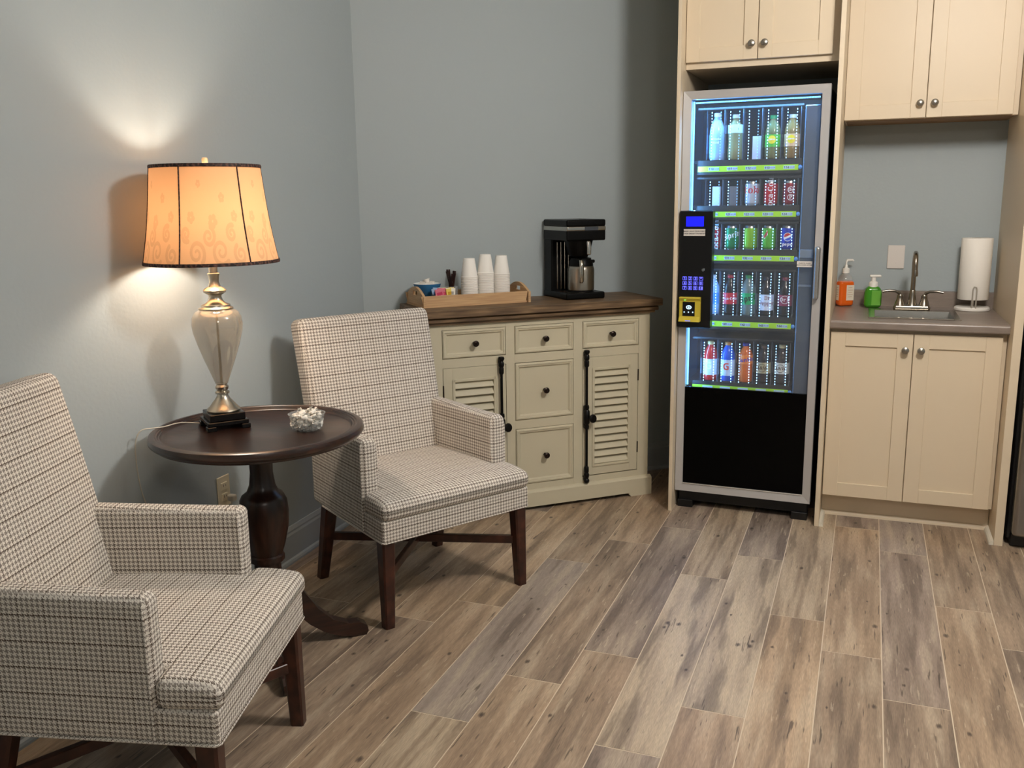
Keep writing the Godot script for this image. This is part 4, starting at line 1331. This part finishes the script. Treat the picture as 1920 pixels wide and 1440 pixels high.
func lamp(at: Vector3) -> void:
	var t := thing("table_lamp", "lit table lamp with mercury glass urn base and damask shade", "lamp", at)
	var metal := mat("lamp_champagne", "bdb5a6", 0.28, 1.0)
	var blk := mat("lamp_black", "0c0a0a", 0.25)
	var tw := PI / 4 + 0.1
	var st := mb()
	box(st, Vector3(0, 0.0215, 0), Vector3(0.126, 0.013, 0.126), 0.002)
	box(st, Vector3(0, 0.0395, 0), Vector3(0.11, 0.023, 0.11), 0.002)
	for x in [-1, 1]:
		for z in [-1, 1]:
			box(st, Vector3(x * 0.053, 0.0075, z * 0.053), Vector3(0.028, 0.015, 0.028), 0.002)
	part(t, "plinth", st.commit(), blk, Vector3.ZERO, Vector3(0, tw, 0))
	part(t, "foot", lathem([0.0, 0.051, 0.05, 0.051, 0.052, 0.056, 0.048, 0.062, 0.043, 0.066, 0.034, 0.078, 0.024, 0.09, 0.018, 0.1, 0.017, 0.106, 0.022, 0.108, 0.022, 0.114, 0.016, 0.118, 0.02, 0.124, 0.021, 0.13, 0.016, 0.136, 0.017, 0.14, 0.0, 0.14], 40), metal)
	var merc := mat("mercury_glass", "b9ad97", 0.05, 0.0, 0.75)
	merc.transparency = BaseMaterial3D.TRANSPARENCY_ALPHA
	merc.albedo_color.a = 0.28
	merc.metallic = 0.3
	# a blown shell, silvered thinly
	var outp := [0.019, 0.139, 0.03, 0.17, 0.047, 0.215, 0.064, 0.265, 0.075, 0.305, 0.0782, 0.33, 0.075, 0.352, 0.066, 0.368, 0.052, 0.377, 0.04, 0.38]
	var shell := []
	shell.append_array(outp)
	part(t, "glass_urn", lathem(shell, 48), merc)
	part(t, "inner_rod", lathem([0.004, 0.139, 0.004, 0.38], 10), metal)
	part(t, "neck", lathem([0.0, 0.376, 0.052, 0.376, 0.053, 0.381, 0.045, 0.386, 0.044, 0.391, 0.03, 0.397, 0.024, 0.404, 0.019, 0.415, 0.021, 0.422, 0.034, 0.43, 0.036, 0.436, 0.03, 0.442, 0.02, 0.447, 0.0145, 0.462, 0.0165, 0.48, 0.019, 0.484, 0.019, 0.488, 0.0135, 0.49, 0.0125, 0.555, 0.016, 0.557, 0.016, 0.585, 0.0, 0.585], 32), metal)
	# bulb with its light
	part(t, "light_bulb", lathem([0.012, 0.585, 0.013, 0.6, 0.02, 0.618, 0.029, 0.64, 0.03, 0.655, 0.024, 0.672, 0.012, 0.682, 0.0, 0.684], 20), glow("bulb_glow", "fff0d6", 8.0))
	var l := OmniLight3D.new()
	l.name = "lamp_light"
	t.add_child(l)
	l.position = Vector3(0, 0.648, 0)
	l.light_color = Color("ffeedb")
	l.light_energy = 0.25
	l.light_size = 0.045
	l.omni_range = 12.0
	l.omni_attenuation = 2.0
	l.shadow_enabled = true
	# harp and finial
	var hp := []
	for i in 17:
		var an := PI * i / 16.0
		hp.append(Vector3(cos(an) * 0.055, 0.6 + 0.2 * sin(an), 0))
	part(t, "harp", tubem(hp, 0.0018, 8), metal, Vector3.ZERO, Vector3(0, 0.6, 0))
	var sp := mb()
	for k in 3:
		var an := TAU * k / 3 + 0.4
		tube(sp, [Vector3(0, 0.802, 0), Vector3(sin(an) * 0.158, 0.808, cos(an) * 0.158)], 0.0018, 6)
	part(t, "shade_spider", sp.commit(), metal)
	part(t, "finial", lathem([0.006, 0.8, 0.006, 0.812, 0.0085, 0.815, 0.0095, 0.833, 0.0075, 0.838, 0.0, 0.839], 16), mat("finial_cream", "cfc2a2", 0.3))
	# shade: six sewn panels
	var fab := mat("shade_fabric", "ffffff", 0.85)
	fab.albedo_texture = damask()
	fab.backlight_enabled = true
	fab.backlight = Color(0.57, 0.5, 0.43)
	var trim := mat("shade_trim", "6b443c", 0.7)
	trim.albedo_texture = noise_tex(44, 0.05, 128, 2)
	tri(trim, Vector3.ONE * 14.0)
	trim.albedo_color = Color("8a5c50")
	var sprof := []
	for i in 13:
		var f := i / 12.0
		sprof.append(Vector2(lerpf(0.2005, 0.161, f) - 0.006 * sin(PI * f) * (1.0 - 0.45 * f), lerpf(0.524, 0.812, f)))
	for k in 6:
		var a0 := (-9.0 + 60.0 * k) * PI / 180 + 0.36
		var s2 := mb()
		lathe(s2, sprof, 10, Transform3D.IDENTITY, a0, a0 + PI / 3)
		part(t, "shade_panel", s2.commit(), fab)
		var path := []
		for p in sprof:
			path.append(Vector3(sin(a0) * p.x, p.y, cos(a0) * p.x))
		part(t, "shade_seam", tubem(path, 0.0024, 8), trim)
	for e in [0, 12]:
		var p: Vector2 = sprof[e]
		var y := -0.004 if e == 0 else -0.006
		part(t, "shade_trim", lathem([p.x - 0.003, p.y + y, p.x + 0.0035, p.y + y, p.x + 0.004, p.y + y + 0.005, p.x + 0.0025, p.y + y + 0.01, p.x - 0.003, p.y + y + 0.01, p.x - 0.003, p.y + y], 48), trim)
	# cord over the rim and down to the outlet
	var cord := [Vector3(-0.07, 0.012, 0.035), Vector3(-0.11, 0.02, 0.075), Vector3(-0.135, 0.016, 0.125), Vector3(-0.148, 0.018, 0.155), Vector3(-0.172, 0.012, 0.19), Vector3(-0.185, -0.05, 0.2), Vector3(-0.19, -0.2, 0.18), Vector3(-0.195, -0.36, 0.1), Vector3(-0.197, -0.46, -0.05), Vector3(-0.197, -0.45, -0.17), Vector3(-0.196, -0.37, -0.24), Vector3(-0.186, -0.34, -0.245)]
	var cv := Curve3D.new()
	for i in cord.size():
		var tn: Vector3 = (cord[mini(i + 1, cord.size() - 1)] - cord[maxi(i - 1, 0)]) / 6.0
		cv.add_point(cord[i], -tn, tn)
	cv.bake_interval = 0.02
	part(t, "power_cord", tubem(Array(cv.get_baked_points()), 0.0019, 7), mat("cord_cream", "c9c3b4", 0.4))
	part(t, "plug", softm(Vector3(-0.19, -0.338, -0.245), Vector3(0.03, 0.024, 0.024), 0.007, null, 1), mat("cord_cream", "c9c3b4", 0.4))

# scrolls and blossoms woven into the lower part of the shade cloth; v = 0 at the hem, 1 px = 1 mm of height
func damask() -> ImageTexture:
	var w := 256
	var h := 1000
	var base := Color("d8b48c")
	var fig := Color("c8a681")
	var d := PackedByteArray()
	d.resize(w * h)
	var dab := func(cx: float, cy: float, rad: float) -> void:
		for y in range(int(cy - rad * 1.3), int(cy + rad * 1.3) + 1):
			for x in range(int(cx - rad), int(cx + rad) + 1):
				if y >= 0 and y < h and Vector2(x - cx, (y - cy) / 1.25).length() < rad:
					d[y * w + posmod(x, w)] = 255
	for q in [[62, 36, 30, 1.0], [150, 40, 32, -1.0], [222, 30, 24, 1.0], [108, 84, 24, -1.0], [196, 92, 20, 1.0], [24, 92, 18, -1.0]]:
		for i in 110:
			var f := i / 110.0
			var an: float = q[3] * (f * 9.5) + q[0]
			var rad: float = q[2] * (1.0 - f * 0.85)
			dab.call(q[0] + cos(an) * rad, q[1] + sin(an) * rad * 1.25, 6.0 - 3.0 * f)
	for q in [[128, 128, 13], [45, 140, 11], [215, 142, 10], [170, 196, 9], [80, 236, 7]]:
		for k in 5:
			var an: float = TAU * k / 5 + q[0]
			dab.call(q[0] + cos(an) * q[2] * 0.8, q[1] + sin(an) * q[2] * 1.0, q[2] * 0.6)
	var out := PackedByteArray()
	out.resize(w * h * 3)
	for i in w * h:
		var c := fig if d[i] else base
		out[i * 3] = int(c.r * 255)
		out[i * 3 + 1] = int(c.g * 255)
		out[i * 3 + 2] = int(c.b * 255)
	return ImageTexture.create_from_image(Image.create_from_data(w, h, false, Image.FORMAT_RGB8, out))

func sweets(at: Vector3) -> void:
	var t := thing("glass_bowl", "small clear cut glass bowl of white sweets on the round table", "bowl", at)
	var g := pane("bowl_glass", "e9efee", 0.12)
	part(t, "bowl", lathem([0.0, 0.0, 0.038, 0.0, 0.041, 0.003, 0.05, 0.03, 0.0565, 0.048, 0.058, 0.052, 0.056, 0.053, 0.054, 0.049, 0.047, 0.03, 0.038, 0.006, 0.0, 0.005], 40), g)
	var st := mb()
	for k in 20:
		var an := TAU * k / 20
		tube(st, [Vector3(sin(an) * 0.0425, 0.004, cos(an) * 0.0425), Vector3(sin(an) * 0.051, 0.03, cos(an) * 0.051)], 0.0016, 6)
	part(t, "flute", st.commit(), g)
	var white := mat("sweet_white", "f1ede4", 0.35)
	var wrap := mat("sweet_wrapper", "e9e7e0", 0.2)
	var body := softm(Vector3.ZERO, Vector3(0.021, 0.0095, 0.021), 0.0045, null, 2)
	var s2 := mb()
	for s in [-1, 1]:
		for k in 5:
			var y0 := -0.008 + k * 0.0032
			poly(s2, [Vector3(s * 0.009, 0, 0), Vector3(s * 0.023, y0, 0.006 if k % 2 else -0.006), Vector3(s * 0.023, y0 + 0.0032, -0.006 if k % 2 else 0.006)], Vector3(0, -1, 0))
	var ends: ArrayMesh = s2.commit()
	var r := RandomNumberGenerator.new()
	r.seed = 3
	var n := 0
	for layer in 5:
		var y: float = [0.012, 0.024, 0.036, 0.047, 0.057][layer]
		var rad: float = [0.022, 0.03, 0.034, 0.034, 0.02][layer]
		var cnt: int = [4, 6, 7, 7, 4][layer]
		for k in cnt:
			var an := TAU * (k + 0.5 * (layer % 2)) / cnt + r.randf_range(-0.2, 0.2)
			var c := thing("wrapped_sweet", "white wrapped sweet heaped in the small glass bowl", "sweet", at + Vector3(sin(an) * rad, y, cos(an) * rad), 0.0, "wrapped sweets in the glass bowl")
			c.rotation = Vector3(r.randf_range(-0.5, 0.5), r.randf_range(0, TAU), r.randf_range(-0.5, 0.5))
			part(c, "sweet", body, white)
			part(c, "wrapper", ends, wrap)
			n += 1

# ---------------------------------------------------------------- armchair
func armchair(label: String, at: Vector3, turn: float) -> Node3D:
	var t := thing("armchair", label, "armchair", at, turn, "plaid armchairs by the round table")
	var fab: StandardMaterial3D = mats["plaid_fabric"] if mats.has("plaid_fabric") else fabric_material()
	var leg := mat("chair_leg_wood", "ffffff", 0.35)
	if leg.albedo_texture == null:
		leg.albedo_texture = grain_tex(21, Color("2a130c"), Color("4c281b"))
		tri(leg, Vector3(6, 1.5, 6))
	var taper := func(p: Vector3) -> Vector3:
		var f := clampf((0.3 - p.z) / 0.55, 0, 1.2)
		return Vector3(p.x * (1.0 - 0.09 * f), p.y, p.z)
	part(t, "seat_base", softm(Vector3(0, 0.353, 0.03), Vector3(0.626, 0.08, 0.54), 0.01, taper, 4), fab)
	# T-shaped cushion
	var crown := func(p: Vector3) -> Vector3:
		var up := 0.014 * (1.0 - pow(absf(p.x) / 0.33, 2.0)) * (1.0 - pow(clampf(absf(p.z - 0.03) / 0.3, 0, 1), 2.0))
		return Vector3(p.x, p.y + (up if p.y > 0.43 else 0.0) - (0.012 * pow(clampf((p.z - 0.2) / 0.115, 0, 1), 2.0) if p.y > 0.43 else 0.0), p.z)
	var st := mb()
	soft(st, Vector3(0, 0.4265, 0.03), Vector3(0.508, 0.073, 0.5), 0.024, crown, 8)
	soft(st, Vector3(0, 0.4265, 0.239), Vector3(0.628, 0.073, 0.15), 0.026, crown, 8)
	part(t, "seat_cushion", st.commit(), fab)
	# arms
	for s in [-1, 1]:
		var arm := func(p: Vector3) -> Vector3:
			var f := clampf((0.3 - p.z) / 0.55, 0, 1.2)
			var q := p
			q.x = p.x * (1.0 - 0.09 * f)
			if p.y > 0.5:
				q.y += 0.012 * clampf((0.1 - p.z) / 0.4, 0, 1)
			return q
		var a := part(t, "arm", softm(Vector3(s * 0.2835, 0.4785, -0.06), Vector3(0.064, 0.333, 0.455), 0.02, arm, 5), fab)
		var edge := []
		for q in [[0.316, 0.32, 0.160], [0.3165, 0.6, 0.160], [0.313, 0.628, 0.157], [0.3, 0.643, 0.15], [0.28, 0.646, 0.148], [0.262, 0.64, 0.15], [0.2535, 0.622, 0.157], [0.2525, 0.49, 0.160]]:
			edge.append(arm.call(Vector3(s * q[0] * 0.998, q[1], q[2] - 0.002)))
		part(a, "piping", tubem(edge, 0.0036, 8), fab)
	# back, its own axes follow its slope
	var bow := func(p: Vector3) -> Vector3:
		var f := clampf((p.y + 0.02) / 0.7, 0, 1)
		return Vector3(p.x * (1.0 + 0.03 * f), p.y, p.z - 0.03 * f * f + 0.012 * (1.0 - pow(absf(p.x) / 0.29, 2.0)) * (1.0 if p.z > 0 else 0.0))
	part(t, "backrest", softm(Vector3(0, 0.345, 0), Vector3(0.563, 0.715, 0.098), 0.03, bow, 8), fab, Vector3(0, 0.322, -0.222), Vector3(-0.16, 0, 0))
	var pip := mb()
	tube(pip, [taper.call(Vector3(-0.313, 0.3155, -0.2)), taper.call(Vector3(-0.313, 0.3155, 0.292)), Vector3(-0.306, 0.3155, 0.3), Vector3(0.306, 0.3155, 0.3), taper.call(Vector3(0.313, 0.3155, 0.292)), taper.call(Vector3(0.313, 0.3155, -0.2))], 0.0038, 8)
	part(t, "piping", pip.commit(), fab)
	# legs
	for s in [-1, 1]:
		var q := mb()
		leg_shape(q, Vector3(s * 0.284, 0.326, 0.266), 0.0255, Vector3(s * 0.291, 0, 0.272), 0.0185)
		part(t, "leg", q.commit(), leg)
		q = mb()
		leg_shape(q, Vector3(s * 0.252, 0.33, -0.205), 0.0265, Vector3(s * 0.268, 0, -0.272), 0.0185)
		part(t, "leg", q.commit(), leg)
	for s in [-1, 1]:
		var a := Vector3(s * 0.287, 0.18, 0.268)
		var b := Vector3(-s * 0.262, 0.18, -0.238)
		var x := mb()
		var d := b - a
		box(x, Vector3.ZERO, Vector3(0.02, 0.03, d.length()), 0.002, Transform3D(Basis.looking_at(d, Vector3.UP), (a + b) / 2))
		part(t, "stretcher", x.commit(), leg)
	return t

func leg_shape(st: SurfaceTool, a: Vector3, ha: float, b: Vector3, hb: float) -> void:
	var A := []
	var B := []
	var ch := 0.75
	for q in [[-1, -ch], [-ch, -1], [ch, -1], [1, -ch], [1, ch], [ch, 1], [-ch, 1], [-1, ch]]:
		A.append(a + Vector3(q[0] * ha, 0, q[1] * ha))
		B.append(b + Vector3(q[0] * hb, 0, q[1] * hb))
	var mid := (a + b) / 2
	for i in 8:
		var k := (i + 1) % 8
		poly(st, [A[i], A[k], B[k], B[i]], mid)
	poly(st, A, mid)
	poly(st, B, mid)

# ---------------------------------------------------------------- on the sideboard
func sb(x: float, y: float, z: float) -> Vector3:
	return Transform3D(Basis(Vector3.UP, SA), Vector3(-0.9631, 0, -4.3553)) * Vector3(x, y, z)

func coffee() -> void:
	var top := 0.9756
	# tray
	var wood := mat("tray_wood", "ffffff", 0.5)
	wood.albedo_texture = grain_tex(61, Color("b8926a"), Color("d0ad80"))
	tri(wood, Vector3(1.5, 8, 8))
	var tr := Vector3(-0.858, top, -0.205)
	var t := thing("serving_tray", "pale wood serving tray with cut-out handles on the sideboard", "tray", sb(tr.x, tr.y, tr.z), SA + 0.03)
	part(t, "tray_floor", spanm(Vector3(-0.255, 0.0, -0.118), Vector3(0.255, 0.008, 0.118)), wood)
	for s in [-1, 1]:
		var st := mb()
		extrude(st, PackedVector2Array([Vector2(-0.247, 0), Vector2(0.247, 0), Vector2(0.258, 0.052), Vector2(-0.258, 0.052)]), 0.0, 0.01, Transform3D(Basis.IDENTITY, Vector3(0, 0, 0.112 if s > 0 else -0.122)))
		part(t, "side_rail", st.commit(), wood)
		var outl := PackedVector2Array()
		outl.append(Vector2(-0.128, 0))
		outl.append(Vector2(-0.128, 0.05))
		for i in 11:
			var f := i / 10.0
			outl.append(Vector2(lerpf(-0.118, 0.118, f), 0.052 + 0.035 * sin(PI * f)))
		outl.append(Vector2(0.128, 0.05))
		outl.append(Vector2(0.128, 0))
		var c := CSGCombiner3D.new()
		c.name = "handle_end"
		t.add_child(c, true)
		c.transform = Transform3D(Basis(Vector3(0, 0, 1), Vector3.UP, Vector3(-1, 0, 0)), Vector3(s * 0.254 + 0.005, 0, 0)) * Transform3D(Basis(Vector3.RIGHT, s * 0.0), Vector3.ZERO)
		var body := CSGPolygon3D.new()
		body.name = "board"
		body.polygon = outl
		body.depth = 0.012
		body.material = wood
		c.add_child(body)
		var hole := CSGBox3D.new()
		hole.name = "grip"
		hole.operation = CSGShape3D.OPERATION_SUBTRACTION
		hole.size = Vector3(0.062, 0.02, 0.1)
		hole.position = Vector3(0, 0.058, 0)
		hole.material = wood
		c.add_child(hole)
	var trx := t.transform
	# foam cup stacks
	var foam := mat("foam_white", "f8f5ef", 0.7)
	var cup := lathem([0.0385, 0.0, 0.0395, 0.0015, 0.0395, 0.006, 0.0375, 0.0075, 0.0265, 0.088, 0.0255, 0.09, 0.0, 0.0895], 32)
	var inner := lathem([0.0355, 0.0, 0.0385, 0.0], 32)
	var k0 := 0
	for a in [[0.012, 14, 0.0], [0.0925, 16, 0.0], [0.173, 15, 0.0]]:
		for i in a[1] + 1:
			var lab: String = ["left", "middle", "right"][k0]
			var topmost: bool = i == a[1]
			var c := thing("foam_cup", ("topmost upturned white foam cup of the %s stack on the tray" if topmost else "white foam cup nested inside the %s upturned stack on the tray") % lab, "cup", trx * Vector3(a[0], 0.0085 + i * 0.0077, 0.012), 0.0, "foam cups in the %s stack" % lab)
			part(c, "cup", cup, foam)
			part(c, "rim", inner, foam)
		k0 += 1
	# blue bowl with creamers
	var b := thing("blue_bowl", "small blue bowl with white inside at the back of the tray", "bowl", trx * Vector3(-0.175, 0.0085, -0.045))
	part(b, "outside", lathem([0.0, 0.0, 0.028, 0.0, 0.03, 0.02, 0.034, 0.024, 0.052, 0.05, 0.062, 0.078, 0.0635, 0.086], 36), mat("bowl_blue", "2f6d9c", 0.25))
	part(b, "inside", lathem([0.0635, 0.086, 0.062, 0.0875, 0.06, 0.086, 0.05, 0.052, 0.03, 0.028, 0.0, 0.027], 36), mat("bowl_white", "dde2e0", 0.3))
	var crm := lathem([0.0, 0.0, 0.0115, 0.0, 0.0165, 0.018, 0.0185, 0.0185, 0.0185, 0.0195, 0.0, 0.02], 16)
	var r := RandomNumberGenerator.new()
	r.seed = 5
	for i in 7:
		var an := TAU * i / 6.0
		var p := Vector3(sin(an) * 0.03, 0.07, cos(an) * 0.03) if i < 6 else Vector3(0, 0.086, 0.004)
		var c := thing("creamer_cup", "small white creamer cup heaped in the blue bowl", "creamer", trx * (Vector3(-0.175, 0.0085, -0.045) + p), 0.0, "creamers in the blue bowl")
		c.rotation = Vector3(r.randf_range(-0.6, 0.6), r.randf_range(0, 6), r.randf_range(-0.6, 0.6))
		part(c, "creamer", crm, mat("creamer_white", "e8e2d8", 0.4))
	# packet caddy
	var cg := pane("caddy_clear", "dfe8ec", 0.14)
	var cd := Vector3(-0.125, 0.0085, 0.055)
	var q := thing("packet_caddy", "clear plastic caddy of sweetener packets at the front of the tray", "caddy", trx * cd, SA + 0.03)
	var cs := mb()
	for s in [-1, 1]:
		span(cs, Vector3(s * 0.052 - 0.001, 0, -0.032), Vector3(s * 0.052 + 0.001, 0.042, 0.032))
		span(cs, Vector3(-0.052, 0, s * 0.032 - 0.001), Vector3(0.052, 0.042, s * 0.032 + 0.001))
	span(cs, Vector3(-0.052, 0, -0.032), Vector3(0.052, 0.002, 0.032))
	part(q, "caddy", cs.commit(), cg)
	var pk := softm(Vector3(0, 0.034, 0), Vector3(0.044, 0.068, 0.005), 0.0018, func(p): return p, 2)
	var cols := ["d9798a", "d9798a", "d9798a", "cf6a80", "9db8d8", "9db8d8", "e8d9a8", "ece8dc", "e6cf62", "ece8dc", "d9798a", "e6cf62"]
	var cn := {"d9798a": "pink", "cf6a80": "rose", "9db8d8": "pale blue", "e8d9a8": "buff", "ece8dc": "white", "e6cf62": "yellow"}
	for i in cols.size():
		var front := i < 4 or i > 6
		var x: float = [-0.028, -0.022, -0.016, -0.008, -0.03, -0.022, -0.006, 0.018, 0.026, 0.03, -0.025, 0.022][i]
		var z: float = [0.026, 0.021, 0.016, 0.011, -0.024, -0.018, -0.012, 0.022, 0.024, 0.012, 0.005, 0.0][i]
		var c := thing("sweetener_packet", "%s paper sweetener packet standing in the clear caddy" % cn[cols[i]], "packet", trx * (cd + Vector3(x, 0.003, z)), SA + 0.03, "%s packets in the caddy" % cn[cols[i]])
		c.rotation = Vector3(r.randf_range(-0.1, 0.03), SA + 0.03 + r.randf_range(-0.3, 0.3), r.randf_range(-0.22, 0.22))
		part(c, "packet", pk, mat("packet_" + cols[i], cols[i], 0.6))
		part(c, "packet_band", boxm(Vector3(0, 0.046, 0.0026), Vector3(0.03, 0.014, 0.0006)), mat("packet_print_" + cols[i], {"d9798a": "c23a5c", "cf6a80": "b23055", "9db8d8": "4a78b8", "e8d9a8": "b8863a", "ece8dc": "a9a49c", "e6cf62": "c89a1e"}[cols[i]], 0.6))
	# stirrers in a clear cup
	var sp := Vector3(-0.068, 0.0085, -0.01)
	q = thing("stirrer_cup", "clear plastic cup holding brown stirrers beside the foam cups", "cup", trx * sp)
	part(q, "cup", lathem([0.0, 0.0, 0.025, 0.0, 0.031, 0.07, 0.033, 0.071, 0.031, 0.072, 0.0295, 0.07, 0.0238, 0.002, 0.0, 0.002], 28), cg)
	var brn := mat("stirrer_brown", "2c1512", 0.35)
	for i in 11:
		var an := i * 2.4
		var lean := 0.14 + 0.04 * (i % 4)
		var c := thing("coffee_stirrer", "thin dark brown coffee stirrer leaning in the clear cup", "stirrer", trx * (sp + Vector3(-sin(an) * 0.012, 0.003, -cos(an) * 0.012)), 0.0, "coffee stirrers in the clear cup")
		c.basis = Basis(Vector3(cos(an), 0, -sin(an)), lean)
		part(c, "stirrer", softm(Vector3(0, 0.066 + 0.004 * (i % 3), 0), Vector3(0.009, 0.132 + 0.008 * (i % 3), 0.003), 0.0012, null, 1), brn)
	coffee_maker(top)

func coffee_maker(top: float) -> void:
	var t := thing("coffee_maker", "black drip coffee maker with chrome band on the sideboard", "coffee maker", sb(-0.305, top, -0.21), SA + 0.03)
	var bk := mat("maker_black", "070707", 0.35, 0.0, 0.3)
	var chrome := mat("maker_chrome", "b9b6b0", 0.2, 1.0)
	var hw := 0.1
	# local z forwards; the base reaches to z = 0.125
	part(t, "base", softm(Vector3(0, 0.016, 0.0), Vector3(0.205, 0.032, 0.26), 0.008, null, 2), bk)
	part(t, "hot_plate", lathem([0.0, 0.0, 0.066, 0.0, 0.068, 0.003, 0.062, 0.005, 0.0, 0.005], 32), mat("plate_dark", "1c1c1d", 0.3), Vector3(0.01, 0.031, 0.05))
	part(t, "tower", softm(Vector3(0, 0.17, -0.085), Vector3(0.2, 0.29, 0.09), 0.008, null, 2), bk)
	var ch := mb()
	for i in 4:
		box(ch, Vector3(-0.07 + i * 0.02, 0.15, -0.038), Vector3(0.006, 0.23, 0.006), 0.0015)
	part(t, "tower_rib", ch.commit(), chrome)
	part(t, "head", softm(Vector3(0, 0.3, 0.002), Vector3(0.205, 0.05, 0.262), 0.008, null, 2), bk)
	part(t, "chrome_band", softm(Vector3(0, 0.331, 0.002), Vector3(0.207, 0.024, 0.264), 0.008, null, 2), chrome)
	part(t, "badge", boxm(Vector3(0.025, 0.331, 0.1345), Vector3(0.07, 0.018, 0.002), 0.0008), mat("badge_grey", "50545a", 0.3, 0.5))
	var lid := part(t, "lid", softm(Vector3(0, 0.357, 0.002), Vector3(0.206, 0.032, 0.263), 0.009, null, 2), bk)
	part(lid, "lid_dimple", softm(Vector3(0.0, 0.3735, 0.09), Vector3(0.03, 0.002, 0.014), 0.0009, null, 1), mat("plate_dark", "1c1c1d", 0.3))
	part(t, "brew_basket", lathem([0.0, 0.2, 0.045, 0.2, 0.05, 0.206, 0.07, 0.278, 0.07, 0.285, 0.0, 0.285], 32), bk, Vector3(0.0, 0, 0.05))
	part(t, "basket_handle", softm(Vector3(0.0, 0.243, 0.158), Vector3(0.02, 0.066, 0.013), 0.006, func(p): return p + Vector3(0, 0, -0.3 * maxf(p.y - 0.25, 0)), 2), chrome)
	# carafe stands on the plate
	var c := thing("coffee_carafe", "stainless steel carafe with black lid under the coffee maker", "carafe", t.transform * Vector3(0.012, 0.0362, 0.05), SA + 0.03)
	var steel := mat("carafe_steel", "a8a094", 0.28, 1.0)
	part(c, "body", lathem([0.0, 0.0, 0.06, 0.0, 0.0645, 0.004, 0.065, 0.1, 0.061, 0.113, 0.058, 0.117], 40), steel)
	part(c, "lid", lathem([0.058, 0.116, 0.0595, 0.118, 0.058, 0.134, 0.05, 0.148, 0.05, 0.154, 0.032, 0.158, 0.0, 0.159], 36), bk)
	part(c, "spout", softm(Vector3(0.047, 0.138, 0.02), Vector3(0.03, 0.016, 0.022), 0.006, null, 1), bk)
	part(c, "handle", tubem([Vector3(-0.028, 0.142, 0.048), Vector3(-0.036, 0.15, 0.07), Vector3(-0.04, 0.144, 0.086), Vector3(-0.041, 0.12, 0.091), Vector3(-0.041, 0.08, 0.091), Vector3(-0.041, 0.05, 0.088), Vector3(-0.041, 0.043, 0.084)], [0.005, 0.006, 0.006, 0.006, 0.006, 0.006, 0.004], 12, 1.9), mat("carafe_handle", "c4beb2", 0.15, 1.0))
